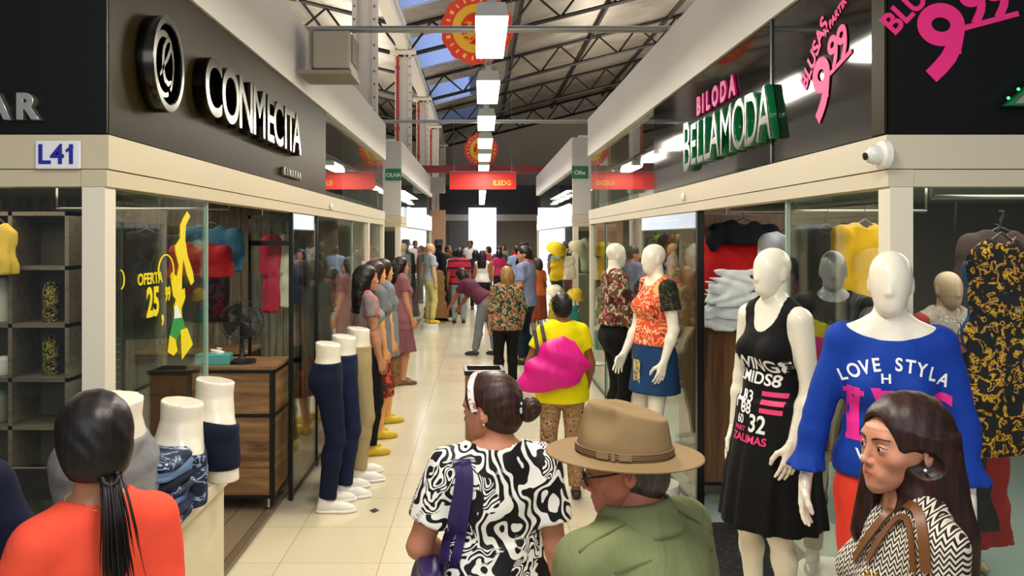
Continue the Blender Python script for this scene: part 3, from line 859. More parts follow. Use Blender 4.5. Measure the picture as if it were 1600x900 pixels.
_hc = {}
class Fig:
    """a body with its joints; every part is parented to the Empty at its feet"""
    def __init__(s, name, loc, face, H=1.65, fem=True, wide=1.0, h=.011, hh=None, hands=.005, lean=0, side=0, twist=0, head=(0, 0, 0),
                 armL=None, armR=None, footL=None, footR=None, curl=.45, egg=False, label=None, cat='person', group=None, deep=1.0, armr=1.0, neck=.0, legr=1.0, bust=1.0, kneeL=None, kneeR=None, hips=None, alen=1.0):
        # face: heading in degrees, 0 = looking away from the viewer (+Y), 90 = to the left (-X)
        s.root = empty(name, loc, R(face), label, cat, group)
        s.s = H / 1.70; s.fem = fem; s.h = h / s.s; s.hh = (hh or min(h, .006)); s.hres = hands; s.egg = egg
        S3 = Matrix.Scale(s.s, 4); s.S3 = S3; s.wide = wide; s.deep = deep; s.armr = armr
        dz = 0
        s.hip = V3(*(hips or (0, 0, .92)))
        T = Matrix.Translation(s.hip) @ Matrix.Rotation(R(-lean), 4, 'X') @ Matrix.Rotation(R(side), 4, 'Y') @ Matrix.Rotation(R(twist), 4, 'Z') @ Matrix.Translation((0, 0, -.92))
        s.T = T; w = wide
        sw = (.158 if fem else .178) * (1 + (w - 1) * .55); s.sw = sw
        s.sh = {q: T @ V3(q * sw, -.012, 1.385) for q in (-1, 1)}
        # arms: (upper direction, forearm direction) in the figure's frame; default hangs down
        s.el, s.wr, s.hd, s.pn = {}, {}, {}, {}
        for q, arm in ((-1, armL), (1, armR)):
            u, f, *rest = arm or ((q * .16, -.06, -1), (q * .06, .16, -1))
            u = V3(*u).normalized(); f = V3(*f).normalized()
            s.el[q] = s.sh[q] + u * .285 * alen; s.wr[q] = s.el[q] + f * .245 * alen
            s.hd[q] = V3(*rest[0]).normalized() if rest else f
            s.pn[q] = V3(*rest[1]).normalized() if len(rest) > 1 else V3(q, 0, 0)   # direction of the back of the hand
        s.hj = {q: s.hip + V3(q * .088 * (1 + (w - 1) * .6), 0, -.03) for q in (-1, 1)}
        s.an = {-1: V3(*(footL or (-.10, .0, .075))), 1: V3(*(footR or (.10, .0, .075)))}
        s.kn = {}
        for q, kk in ((-1, kneeL), (1, kneeR)):
            if kk: s.kn[q] = V3(*kk); continue
            m = (s.hj[q] + s.an[q]) / 2; d = (s.hj[q] - s.an[q]).length
            b = math.sqrt(max(0, .1685 - d * d / 4))
            s.kn[q] = m + V3(0, b + .005, .0)
        s.nb = T @ V3(0, -.018, 1.435)
        yaw, pit, rol = head
        s.HR = Matrix.Rotation(R(yaw), 4, 'Z') @ Matrix.Rotation(R(-pit), 4, 'X') @ Matrix.Rotation(R(rol), 4, 'Y')
        hc = s.nb + (T.to_3x3() @ V3(0, .022, .085 + neck)) + s.HR.to_3x3() @ V3(0, .0, .065)
        s.HM = Matrix.Translation(hc) @ s.HR
        if egg: s.HM = s.HM @ Matrix.Diagonal((.88, .90, .92, 1))
        s.legr = legr; s.bust = bust; s.c = s.S3
    # ---- primitive groups
    def torso(s, add=0):
        w, D = s.wide, s.deep
        f = s.fem
        if f: P = [(.80, 0, -.005, .13, .09), (.87, 0, -.012, .172, .115), (.94, 0, -.012, .168, .113), (1.01, 0, -.002, .146, .10), (1.08, 0, .004, .126, .090), (1.16, 0, .004, .130, .093), (1.25, 0, .002, .146, .102), (1.32, 0, -.004, .148, .096), (1.38, 0, -.012, .135, .078), (1.42, 0, -.018, .10, .062), (1.455, 0, -.02, .058, .052)]
        else: P = [(.80, 0, 0, .13, .09), (.87, 0, -.006, .162, .108), (.95, 0, -.006, .160, .108), (1.05, 0, 0, .150, .102), (1.15, 0, .002, .152, .106), (1.27, 0, 0, .172, .115), (1.35, 0, -.008, .165, .100), (1.40, 0, -.015, .13, .08), (1.44, 0, -.02, .075, .06)]
        P = [(z, cx, cy, rx * w + add, ry * w * D + add) for z, cx, cy, rx, ry in P]
        t = Sdf().loft(P, s.T, k=.03)
        for q in (-1, 1):
            t.cone(s.T @ V3(q * .055, -.02, 1.435), s.sh[q] + s.T.to_3x3() @ V3(-q * .015, 0, .012), .040 + add, .042 + add, k=.04)
            t.ell(s.T @ V3(q * .075 * w, -.060 * w, .90), V3(.080, .066, .082) * w, k=.04)
            if f and s.bust: t.ell(s.T @ V3(q * .07 * w, .075 * w * D + .005, 1.245), V3(.062, .055, .060) * s.bust, k=.035)
        return t
    def arm(s, q, a=0, b=2.0, add=0, k=.03, add2=None, flat=True):
        """arm from parameter a to b (0 shoulder, 1 elbow, 2 wrist)"""
        r0, r1, r2, r3 = [x * s.armr * (1.0 if s.fem else 1.14) for x in (.050, .038, .037, .0245)]
        t = Sdf(); add2 = add if add2 is None else add2
        sh, el, wr = s.sh[q], s.el[q], s.wr[q]
        def at(u):
            if u <= 1: return sh.lerp(el, u), r0 + (r1 - r0) * u
            return el.lerp(wr, u - 1), r2 + (r3 - r2) * (u - 1)
        e1 = min(b, 1); p, r = at(e1)
        ad = lambda u: add + (add2 - add) * (u / b)
        pl = None
        if flat and b <= 1: pl = (at(b)[0], (el - sh).normalized())
        ext = p + (el - sh).normalized() * .02 if pl else p
        t.cone(sh, ext, r0 + add, r + ad(e1), k=k, plane=pl)
        if b > 1:
            p2, rr = at(b); pl = (p2, (wr - el).normalized()) if flat and b < 2 else None
            ext = p2 + (wr - el).normalized() * .02 if pl else p2
            m, rm = at(1 + (b - 1) * .3)
            t.cone(el, m, r2 * .97 + ad(1), r2 * 1.03 + ad(1.3), k=k * .7); t.cone(m, ext, r2 * 1.03 + ad(1.3), rr + ad(b), k=k * .7, plane=pl)
        return t
    def leg(s, q, a=0, b=2.0, add=0, add2=None, k=.03, foot=True):
        L = s.legr * (1 + (s.wide - 1) * .6)
        t = Sdf(); add2 = add if add2 is None else add2
        hj, kn, an = s.hj[q], s.kn[q], s.an[q]
        t.cone(hj, kn, .086 * L + add, .055 * L + add, k=k)
        if b > 1:
            e = kn.lerp(an, b - 1); pl = (e, (an - kn).normalized()) if b < 2 or not foot else None
            m = kn.lerp(an, .28) + V3(0, -.012, 0)
            t.cone(kn, m, .050 * L + add, .054 * L + add * .8 + add2 * .2, k=k); t.cone(m, an, .053 * L + add * .8 + add2 * .2, .036 * L + add2, k=k, plane=pl)
        if foot:
            yw = getattr(s, 'toe', 8) * q * -1
            Rf = Matrix.Rotation(R(yw), 3, 'Z'); g = an - V3(0, 0, .075)
            t.cone(g + Rf @ V3(0, -.035, .035), g + Rf @ V3(0, .02, .05), .033, .032, k=.02)
            t.cone(g + Rf @ V3(0, .0, .035), g + Rf @ V3(q * .0, .115, .026), .030, .030, k=.02); t.cone(g + Rf @ V3(0, .10, .024), g + Rf @ V3(-q * .004, .155, .02), .034, .022, k=.02)
        return t
    def foot_cut(s, q):
        g = s.an[q].z - .075
        return half((0, 0, g), (0, 0, -1))
    # ---- body
    def body(s, mat, name='body', legs=True, armsL=True, face=True, jaw=1.0, eyes=True, bare=None, brows='2E1C14'):
        b = s.torso()
        for q in (-1, 1):
            b.ext(s.arm(q))
            if legs: b.ext(s.leg(q))
        HM = s.HM
        b.cone(s.nb + s.T.to_3x3() @ V3(0, 0, -.03), HM @ V3(0, -.022, -.055), .055 if s.fem else .062, .050 if s.fem else .058, k=.03)
        cuts = [half((0, 0, 0), (0, 0, -1))]
        parts = [surfnet(*b.grid(s.h, cuts=cuts))]; tints = [np.ones((len(parts[0][0]), 3))]
        key = ('head', round(s.hh, 4), s.egg, face, s.fem, jaw)
        if key not in _hc: _hc[key] = surfnet(*head_sdf(face, s.egg, s.fem, jaw).grid(s.hh))
        hv = _hc[key]; parts.append(xform_mesh(hv, HM)); tints.append(np.ones((len(hv[0]), 3)) if s.egg else head_tint(hv[0]))
        if s.hres:
            cu = getattr(s, 'curl', .45)
            for q in (-1, 1):
                key = ('hand', s.hres, s.egg)
                if key not in _hc: _hc[key] = surfnet(*hand_sdf(.42 if not s.egg else .25, .05 if not s.egg else .09, .5).grid(s.hres))
                y = s.hd[q]; z = (s.pn[q] - y * s.pn[q].dot(y)).normalized(); x = y.cross(z)
                # x runs to the thumb; the left and the right hand are mirror images
                m = Matrix((x, y, z)).transposed().to_4x4(); m.translation = s.wr[q]
                thumb_dir = 1 if q == -1 else -1
                parts.append(xform_mesh(_hc[key], m @ Matrix.Diagonal((1, 1, 1, 1)), mirror=(q == 1)))
                tints.append(np.ones((len(_hc[key][0]), 3)))
        o = link(name, np_mesh(name, parts, s.c, tint=tints), mat, s.root); s.bodyo = o
        if not s.egg and eyes and face:
            bt = BVHTree.FromPolygons([tuple(v) for v in hv[0]], [tuple(q_) for q_ in hv[1]])
            def fp(x, z, off=.0008):
                h_ = bt.ray_cast(Vector((x, .3, z)), Vector((0, -1, 0)))
                return HM @ (h_[0] + h_[1] * off) if h_[0] else HM @ Vector((x, .09, z))
            for q in (-1, 1):
                V = HM @ V3(q * .0315, .0775, 0)
                m = MB(); n0 = 0
                bmesh.ops.create_uvsphere(m.bm, u_segments=16, v_segments=12, radius=.0128)
                e = m.build('eye', plain('E6DED2', .15), s.root, smooth='all', M=s.c @ Matrix.Translation(V) @ s.HR)
                m = MB(); bmesh.ops.create_uvsphere(m.bm, u_segments=12, v_segments=8, radius=.0066)
                m.build('iris', plain('1E120A', .1), e, smooth='all', M=s.c @ Matrix.Translation(HM @ V3(q * .0315, .0857, -.0005)) @ s.HR)
                if brows: 
                    pts = [HM @ V3(q * a, .0, .0) for a in ()]
                    mb = MB().tube([fp(q * (.012 + .0043 * k_), .0195 + .0065 * math.sin(k_ / 9 * 2.4)) for k_ in range(10)], [.0014 + .0012 * math.sin(min(1, k_ / 9 * 1.2 + .25) * math.pi) for k_ in range(10)], 8)
                    mb.build('eyebrow', plain(brows, .9), s.root, smooth='all', M=s.c)
                    mb = MB().tube([fp(q * (.0195 + .0035 * k_), .0012 + .0046 * math.sin(k_ / 8 * math.pi * .9), .0003) for k_ in range(9)], [.0005, .0008, .0010, .0011, .0012, .0013, .0012, .001, .0006], 6)
                    mb.build('eyelash', plain('120A08', .8), s.root, smooth='all', M=s.c)
        return o
    # ---- clothes
    def top(s, mat, sleeve=.55, hem=.90, g=.011, neck=(.085, .09, .055), neckc=(0, .02, 1.475), name='shirt', loose=0, sleeve_loose=.006, wr=.002, ph=0, extra=None, cuts=(), deep_hem=None, res=1.0, ext=None):
        t = s.torso(loose)
        if hem < 1.02: t.loft([(hem - .02, 0, -.014, .183 * s.wide + loose, .140 * s.wide * s.deep + loose), (max(hem + .06, .96), 0, -.012, .178 * s.wide + loose, .130 * s.wide * s.deep + loose), (1.12, 0, 0, .135 * s.wide + loose, .098 * s.wide * s.deep + loose)], s.T, k=.03)
        if loose: t.loft([(hem - .02, 0, 0, .165 * s.wide + loose, .12 * s.wide * s.deep + loose), (1.1, 0, 0, .145 * s.wide + loose, .105 * s.wide * s.deep + loose), (1.3, 0, 0, .14 * s.wide, .09 * s.wide)], s.T, k=.03)
        if sleeve:
            for q in (-1, 1): t.ext(s.arm(q, 0, sleeve, 0.0, add2=sleeve_loose))
        if extra: t.ext(extra)
        Ti = np.array(s.T.inverted())
        cc = [lambda X, Y, Z: hem - (Ti[2, 0] * X + Ti[2, 1] * Y + Ti[2, 2] * Z + Ti[2, 3])]
        if neck: cc.append(minus_ell(neckc, neck, s.T))
        cc += list(cuts)
        return sdf_obj(name, t, s.h * res, mat, s.root, grow=g, cuts=cc, warp=folds(wr, ph=ph) if wr else None, Mt=s.c, smooth=3)
    def trousers(s, mat, top=1.0, length=1.9, g=.010, loose=0, flare=None, name='trousers', wr=.0015, ph=0):
        t = Sdf().loft([(.78, 0, -.005, .13 * s.wide, .09 * s.wide), (.87, 0, -.012, .170 * s.wide, .114 * s.wide), (.94, 0, -.012, .166 * s.wide, .112 * s.wide), (top + .02, 0, -.004, .148 * s.wide, .101 * s.wide)],
                       Matrix.Translation(s.hip - V3(0, 0, .92)), k=.03)
        for q in (-1, 1):
            t.ext(s.leg(q, 0, length, loose, add2=loose if flare is None else flare, foot=False))
            t.ell(V3(q * .075 * s.wide, -.060 * s.wide, .90) + s.hip - V3(0, 0, .92), V3(.080, .066, .082) * s.wide, k=.04)
        return sdf_obj(name, t, s.h, mat, s.root, grow=g, cuts=[half((0, 0, s.hip.z - .92 + top), (0, 0, 1)), half((0, 0, .012), (0, 0, -1))], warp=folds(wr, ph=ph), Mt=s.c)
    def skirt(s, mat, top=1.0, hem=.5, flare=.06, fold=(9, .05, 0), name='skirt', g=.012):
        w = s.wide; h0 = s.hip.z - .92
        t = Sdf().loft([(hem, 0, 0, .175 * w + flare, .13 * w + flare), ((hem + .9) / 2, 0, -.005, .176 * w + flare * .55, .125 * w + flare * .5), (.90, 0, -.012, .178 * w, .135 * w), (top, 0, 0, .150 * w, .108 * w)], Matrix.Translation((0, 0, h0)), fold=fold)
        return sdf_obj(name, t, s.h, mat, s.root, grow=g, Mt=s.c)
    def shoes(s, mat, name='shoe', kind='shoe', sole=None):
        for q in (-1, 1):
            t = Sdf(); g = s.an[q] - V3(0, 0, .075); Rf = Matrix.Rotation(R(-8 * q), 3, 'Z')
            P = lambda x, y, z: g + Rf @ V3(x, y, z)
            t.cone(P(0, -.035, .04), P(0, .02, .055), .040, .036, k=.02)
            if kind == 'sneaker': t.cone(P(0, -.015, .05), P(0, -.02, .095), .040, .043, k=.02)
            t.cone(P(0, 0, .04), P(0, .115, .028), .037, .036, k=.025); t.cone(P(0, .10, .026), P(-q * .004, .165, .022), .040, .026, k=.025)
            hh = max(.005, s.h * .6)
            o = sdf_obj(name, t, hh, mat, s.root, cuts=[half(g + V3(0, 0, .001), (0, 0, -1)), half(g + V3(0, 0, .105), (0, 0, 1))], Mt=s.c)
            o['label'] = 'left shoe' if q < 0 else 'right shoe'; del o['label']
            if sole:
                t2 = Sdf().cone(P(0, -.035, .01), P(0, .03, .01), .046, .040, k=.03).cone(P(0, .03, .01), P(0, .11, .01), .038, .045, k=.03).cone(P(0, .11, .01), P(-q * .004, .168, .01), .045, .032, k=.03)
                sdf_obj('sole', t2, hh, sole, o, cuts=[half(g + V3(0, 0, .001), (0, 0, -1)), half(g + V3(0, 0, .022), (0, 0, 1))], Mt=s.c)
    def hair(s, mat, style='short', g=.010, h=None, extra=None, name='hair', facecut=((0, .088, -.030), (.071, .080, .105)), cuts=(), warp=None, vol=0):
        """hair in head space"""
        t = Sdf().ell((0, -.016, .034), (.0765 + vol, .096 + vol, .086 + vol))
        t.ell((0, -.045, -.02), (.066 + vol, .06 + vol, .07), k=.03)
        if style == 'long': t.ell((0, -.045, -.06), (.085, .065, .10), k=.05)
        if extra: t.ext(extra)
        cc = [minus_ell(*facecut)] + list(cuts)
        if style == 'short': cc.append(half((0, -.02, -.075), (0, .25, -1))); cc.append(minus_ell((.085, .012, -.03), (.03, .035, .05))); cc.append(minus_ell((-.085, .012, -.03), (.03, .035, .05)))
        hh = h or s.hh
        wf = warp or (lambda X, Y, Z: .0009 * np.sin(150 * X + 8 * np.sin(22 * Z) + 40 * Y))
        return sdf_obj(name, t, hh, mat, s.root, grow=g, cuts=cc, warp=wf, Mt=s.c @ s.HM)
    def W(s):
        """figure space -> world"""
        return Matrix.Translation(s.root.location) @ s.root.rotation_euler.to_matrix().to_4x4()

def project(me, target, Mt, direction, off=.002, grid=.012):
    """lay a flat mesh onto a surface along a direction; Mt places it in front of the target (target space)"""
    bm = bmesh.new(); bm.from_mesh(me); bmesh.ops.triangulate(bm, faces=bm.faces)
    xs = [v.co.x for v in bm.verts]; ys = [v.co.y for v in bm.verts]
    for ax, a0, a1 in ((0, min(xs), max(xs)), (1, min(ys), max(ys))):
        p = a0 + grid
        while p < a1:
            co = Vector((p, 0, 0)) if ax == 0 else Vector((0, p, 0)); no = Vector((1, 0, 0)) if ax == 0 else Vector((0, 1, 0))
            bmesh.ops.bisect_plane(bm, geom=bm.verts[:] + bm.edges[:] + bm.faces[:], plane_co=co, plane_no=no); p += grid
    bmt = bmesh.new(); bmt.from_mesh(target.data); tree = BVHTree.FromBMesh(bmt); bmt.free()
    d = Vector(direction).normalized(); kill = []
    for v in bm.verts:
        p = Mt @ v.co; hit = tree.ray_cast(p, d, .5)
        if hit[0] is None: kill.append(v); v.co = p
        else: v.co = hit[0] - d * off
    bmesh.ops.delete(bm, geom=kill, context='VERTS')
    bm.to_mesh(me); bm.free(); return me

def ponytail(parent, mat, start, pts, n=30, r=.012, spread=.02, Mt=None, seed=1, name='ponytail', taper=.15, th=.0045):
    rnd = random.Random(seed); mb = MB()
    for i in range(n):
        ox, oy = rnd.gauss(0, .5), rnd.gauss(0, .5); P = []; L = rnd.uniform(.72, 1.0)
        for j, p in enumerate(pts):
            f = j / (len(pts) - 1); w = r * (1 - f) + spread * f
            q0 = Vector(p)
            if f > L: break
            P.append(q0 + V3(ox * w, oy * w * .6, rnd.gauss(0, .002)))
        if len(P) < 2: continue
        m = len(P); mb.tube(P, [th * (1 - taper * 0) * (1 - (k / (m - 1)) ** 2 * .9) for k in range(m)], 6)
    return mb.build(name, mat, parent, smooth='all', M=Mt)

_cam = Vector((0, 0, EYE))
def hitpx(x, y, objs, off=.0):
    """where the sight line of a photo pixel meets an object: point and outward normal"""
    d = px(x, y, 1.0) - _cam; d.normalize(); best = None
    for o in (objs if isinstance(objs, (list, tuple)) else [objs]):
        Mw = world(o); Mi = Mw.inverted()
        key = o.name
        if key not in _tc:
            b = bmesh.new(); b.from_mesh(o.data); _tc[key] = BVHTree.FromBMesh(b); b.free()
        a = Mi @ _cam; e = (Mi.to_3x3() @ d).normalized()
        h = _tc[key].ray_cast(a, e)
        if h[0] is not None:
            p = Mw @ h[0]
            if best is None or (p - _cam).length < (best[0] - _cam).length: best = (p, (Mw.to_3x3() @ h[1]).normalized())
    if best and off: best = (best[0] + best[1] * off, best[1])
    return best
_tc = {}
def world(o):
    Mx = Matrix.LocRotScale(o.location, o.rotation_euler, o.scale)
    return world(o.parent) @ Mx if o.parent else Mx
def strap(name, pixels, objs, w, t, mat, parent, off=.004, extra0=(), extra1=(), over=None):
    if len(pixels) > 1: pixels = [(a[0] + (b[0] - a[0]) * k / 4, a[1] + (b[1] - a[1]) * k / 4) for a, b in zip(pixels, pixels[1:]) for k in range(4)] + [pixels[-1]]
    P, N = list(extra0), [Vector((0, -1, 0))] * len(extra0)
    for x, y in pixels:
        h = hitpx(x, y, objs, off)
        if h: P.append(h[0]); N.append(h[1])
    n0 = len(extra0)
    for _ in range(4):
        A, B = [p.copy() for p in P], [q.copy() for q in N]
        for i in range(1, len(P) - 1):
            P[i] = (A[i - 1] + A[i] * 2 + A[i + 1]) / 4; N[i] = ((B[i - 1] + B[i] * 2 + B[i + 1]) / 4).normalized()
    P = [p + n_ * off * .8 for p, n_ in zip(P, N)]
    if over and P:
        p0 = P[0]; P = [p0 + Vector(over), p0 + Vector(over) * .5 + Vector((0, 0, abs(over[2]) * .35))] + P; N = [Vector((0, .3, 1)), Vector((0, 0, 1))] + N
    N += [N[-1] if N else Vector((0, -1, 0))] * len(extra1); P += list(extra1)
    # smooth resampling
    Q, NN = [], []
    for i in range(len(P) - 1):
        a, b, c, d = P[max(i - 1, 0)], P[i], P[i + 1], P[min(i + 2, len(P) - 1)]
        for k in range(3):
            u = k / 3
            Q.append(.5 * ((2 * b) + (c - a) * u + (2 * a - 5 * b + 4 * c - d) * u * u + (3 * b - a - 3 * c + d) * u ** 3)); NN.append(N[i].lerp(N[i + 1], u))
    Q.append(P[-1]); NN.append(N[-1])
    mb = MB().ribbon(Q, NN, w, t)
    return mb.build(name, mat, parent, smooth=True, M=world(parent).inverted() if parent else None)
# ---------------------------------------------------------------- the five people in front
SK_TAN = skin_mat('C4886A'); SK_PALE = skin_mat('C98F70'); SK_RED = skin_mat('B87258'); SK_BR = skin_mat('8E5638'); SK_OL = skin_mat('B07A54')
HB = hair_mat('0B0806', '1E1512'); HBR = hair_mat('1C0D07', '43261A'); HAU = hair_mat('160806', '3A1710', axis=(70, 70, 3)); HBL = hair_mat('6E4A22', 'B08A50'); HGR = hair_mat('2A2420', '5A5048')

# -- woman in the coral T-shirt
f = Fig('person', (-.905, 1.88, 0), 46, H=1.555, wide=.88, armr=.95, h=.009, hh=.0032, head=(-14, 6, 0), hands=.005, neck=.022,
        label='woman in a coral T-shirt seen from behind, black hair in a low ponytail', armL=((-.22, .12, -1), (.05, .5, -.8)), armR=((.14, .0, -1), (.0, .35, -1)))
f.body(SK_OL, eyes=False, brows=None); CORAL = f
f.top(cloth('F4553C', 'D8402C', .8, 8, .3), sleeve=.62, hem=.86, g=.012, neck=(.082, .085, .05), neckc=(0, .01, 1.49), sleeve_loose=.014, wr=.0035, ph=2)
f.trousers(denim('182038', '2A3A5C')); f.shoes(plain('2A2420', .5))
xt = Sdf().ell((0, -.062, -.035), (.056, .045, .052), k=.03)
ho = f.hair(HB, 'pulled', g=.011, vol=.005, h=.0035, extra=xt, facecut=((0, .105, -.040), (.080, .082, .10)), cuts=[half((0, -.02, -.070), (0, .25, -1)), minus_ell((-.095, .015, -.045), (.03, .03, .05))], warp=lambda X, Y, Z: .0008 * np.sin(150 * X + 6 * np.sin(20 * Z)))
HMc = f.c @ f.HM
b0 = V3(0.024, -.092, -.074); pts = [HMc @ (b0 + V3(.002 * j, -.035 * math.sin(min(j, 5) * .5) - .004 * j, -.034 * j + .004)) for j in range(10)]
ponytail(f.root, HB, None, pts, n=260, r=.014, spread=.036, seed=3, th=.0026)
mb = MB().tube([HMc @ (b0 + V3(.018 * math.cos(t), -.012 + .010 * math.sin(t) - .004, .018 * math.sin(t) - .004)) for t in [k * math.pi / 8 for k in range(17)]], .006, 8)
mb.build('hair_tie', plain('0A0808', .6), f.root, smooth='all')
# fine chain round the neck
c = f.c @ f.T; mb = MB().tube([c @ V3(.074 * math.cos(t), -.014 + .068 * math.sin(t), 1.468 + .012 * math.sin(t)) for t in [k * math.pi / 24 for k in range(49)]], .0013, 6)
mb.build('necklace', plain('D8B060', .25, 1.0), f.root, smooth='all')

# -- person in navy at the left edge
f = Fig('person', (-1.455, 2.06, 0), 20, H=1.6, fem=True, wide=1.2, h=.011, hands=.006, armR=((.35, .1, -1), (.1, .5, -1)), label='person in a navy top cut off by the left edge, only the arm side showing')
f.body(SK_OL, eyes=False, brows=None)
nv = cloth('0A1230', '070B20', .8)
f.top(nv, sleeve=1.25, hem=.80, g=.016, sleeve_loose=.03, wr=.004, ph=1); f.trousers(plain('0B0B10', .8)); f.shoes(plain('1A1818', .5)); f.hair(HB, 'long')

# -- woman in the black and white swirl print blouse
f = Fig('person', (.045, 2.50, 0), 8, H=1.525, wide=1.08, h=.009, hh=.0030, deep=1.0, head=(54, 9, -3), hands=.005, neck=-.004, armr=1.14,
        label='woman in a black and white swirl print blouse, brown hair in a bun', armL=((-.36, .02, -1), (.55, .75, -.45)), armR=((.14, -.04, -1), (.0, .10, -1)))
f.body(SK_TAN); ZEB = f
zt = f.top(zebra_mat(), sleeve=.62, hem=.82, g=.015, neck=(.098, .095, .052), neckc=(0, .0, 1.478), sleeve_loose=.015, wr=.003, ph=4, res=.65)
f.trousers(plain('141418', .8)); f.shoes(plain('2A2420', .5))
xt = Sdf()
ho = f.hair(HBR, 'pulled', g=.009, h=.003, facecut=((0, .092, -.040), (.078, .072, .112)), cuts=[minus_ell((-.088, .004, -.02), (.03, .022, .045)), minus_ell((.088, .004, -.02), (.03, .022, .045)), half((0, -.02, -.068), (0, .4, -1))],
            warp=lambda X, Y, Z: .0006 * np.sin(170 * Z + 5 * np.sin(30 * X)))
HMc = f.c @ f.HM
bun = Sdf().ell((.022, -.142, -.012), (.033, .036, .036)).ell((.02, -.125, -.03), (.026, .03, .03), k=.02)
bo = sdf_obj('bun', bun, .003, HBR, ho, warp=lambda X, Y, Z: .0020 * np.sin(380 * X + 160 * Z + 8 * np.sin(40 * Y)), Mt=HMc)
sc = MB().tube([HMc @ V3(.012 + .021 * math.cos(t) * 1.0, -.112 + .004 * math.sin(5 * t), -.006 + .022 * math.sin(t)) for t in [k * math.pi / 20 for k in range(41)]], [.0075 + .0018 * math.sin(k * 2.2) for k in range(41)], 8)
sc.build('hair_tie', pattern('scrunchie', [(0, '7FC4DC'), (.55, 'E8F4F8')], 60), ho, smooth='all')
hb = MB(); P, N = [], []
for k in range(25):
    t = R(-12 + 204 * k / 24); P.append(HMc @ V3(.0905 * math.cos(t), .020 + .012 * math.sin(t), .030 + .0985 * math.sin(t) * 1.0)); N.append((HMc.to_3x3() @ V3(math.cos(t), .05, math.sin(t))))
hb.ribbon(P, N, .020, .004)
hb.build('headband', pattern('headband_print', [(0, 'F3ECE4'), (.56, 'B8202A'), (.66, 'F3ECE4')], 70), f.root, smooth=True)
MB().lathe([(0, -.004), (.004, 0), (0, .004)], 10, M=HMc @ Matrix.Translation((-.082, -.006, -.038))).build('earring', plain('F4F0E8', .2), f.root, smooth='all')
# purple shoulder bag
PUR = plain('2A1F58', .45)
bag = empty('shoulder_bag', (-.155, 2.44, .72), R(6), 'purple shoulder bag hanging from the left shoulder of the swirl print blouse woman', 'bag')
b = Sdf().loft([(-.02, 0, 0, .05, .10), (.03, 0, 0, .062, .135), (.16, 0, 0, .055, .135), (.26, 0, 0, .03, .13)], sq=3)
bo = sdf_obj('pouch', b, .008, PUR, bag, warp=folds(.004, 14, 12))
strap('strap', [(716, 722), (722, 740), (718, 775), (708, 815), (700, 845)], [zt], .036, .006, PUR, bag, over=(.01, .09, -.03), extra1=[px(694, 872, 2.40), px(688, 900, 2.42)])
strap('strap', [(728, 722), (734, 745), (731, 790), (722, 840)], [zt], .030, .006, PUR, bag, off=.006, over=(.01, .09, -.03), extra1=[px(712, 872, 2.40), px(704, 900, 2.42)])

# -- man in the hat
f = Fig('person', (.362, 1.80, 0), 42, H=1.535, fem=False, wide=1.22, h=.009, hh=.0028, head=(38, 12, 0), hands=.005, neck=.0, lean=3, deep=1.1,
        label='older man in a tan felt hat, glasses and an olive green shirt', armL=((-.15, .1, -1), (.05, .5, -1)), armR=((.25, -.05, -1), (.05, .3, -1)))
f.body(SK_RED, jaw=1.12); MAN = f
OLV = cloth('7C8258', '687048', .85, 10, .3, .6)
sh = f.top(OLV, sleeve=1.5, hem=.82, g=.016, loose=.01, neck=(.074, .078, .04), neckc=(0, .0, 1.475), sleeve_loose=.02, wr=.0045, ph=5)
f.trousers(plain('3A342A', .8)); f.shoes(plain('2A1E14', .5))
c = f.c @ f.T
def collar(u, v):
    t = 2 * math.pi * u; r = 1 + .42 * max(0, v - .35) / .65; z = 1.472 + (.034 * min(1, v / .35) if v < .35 else .034 - .075 * (v - .35) / .65)
    return c @ V3(.084 * r * math.cos(t), -.016 + .080 * r * math.sin(t), z + .010 * -math.sin(t))
co = MB().grid(collar, 48, 10, closeu=True).build('collar', OLV, f.root, smooth='all'); solidify(co, .004, 0)
SEAM = plain('5C6440', .9)
for pp in ([(905, 862), (940, 838), (985, 816), (1030, 803), (1066, 800)], [(960, 895), (1010, 878), (1075, 862), (1150, 856)], [(1060, 800), (1090, 815), (1120, 840)]):
    strap('seam', pp, [sh], .004, .003, SEAM, f.root, off=.001)
ho = f.hair(HGR, 'short', g=.006, h=.0034)
HMc = f.c @ f.HM
gl = MB()
for q in (-1, 1):
    gl.tube([HMc @ V3(q * .080, -.02, .008), HMc @ V3(q * .080, .04, .006), HMc @ V3(q * .066, .104, .004)], .0022, 8)
    gl.tube([HMc @ V3(q * .034 + .029 * math.cos(t), .106 - .012 * abs(q * .034 + .029 * math.cos(t)) / .06, -.004 + .020 * math.sin(t)) for t in [k * math.pi / 12 for k in range(25)]], .0020, 6)
gl.tube([HMc @ V3(-.006, .106, .004), HMc @ V3(.006, .106, .004)], .002, 6)
gl.build('glasses', plain('17110E', .25), f.root, smooth='all')
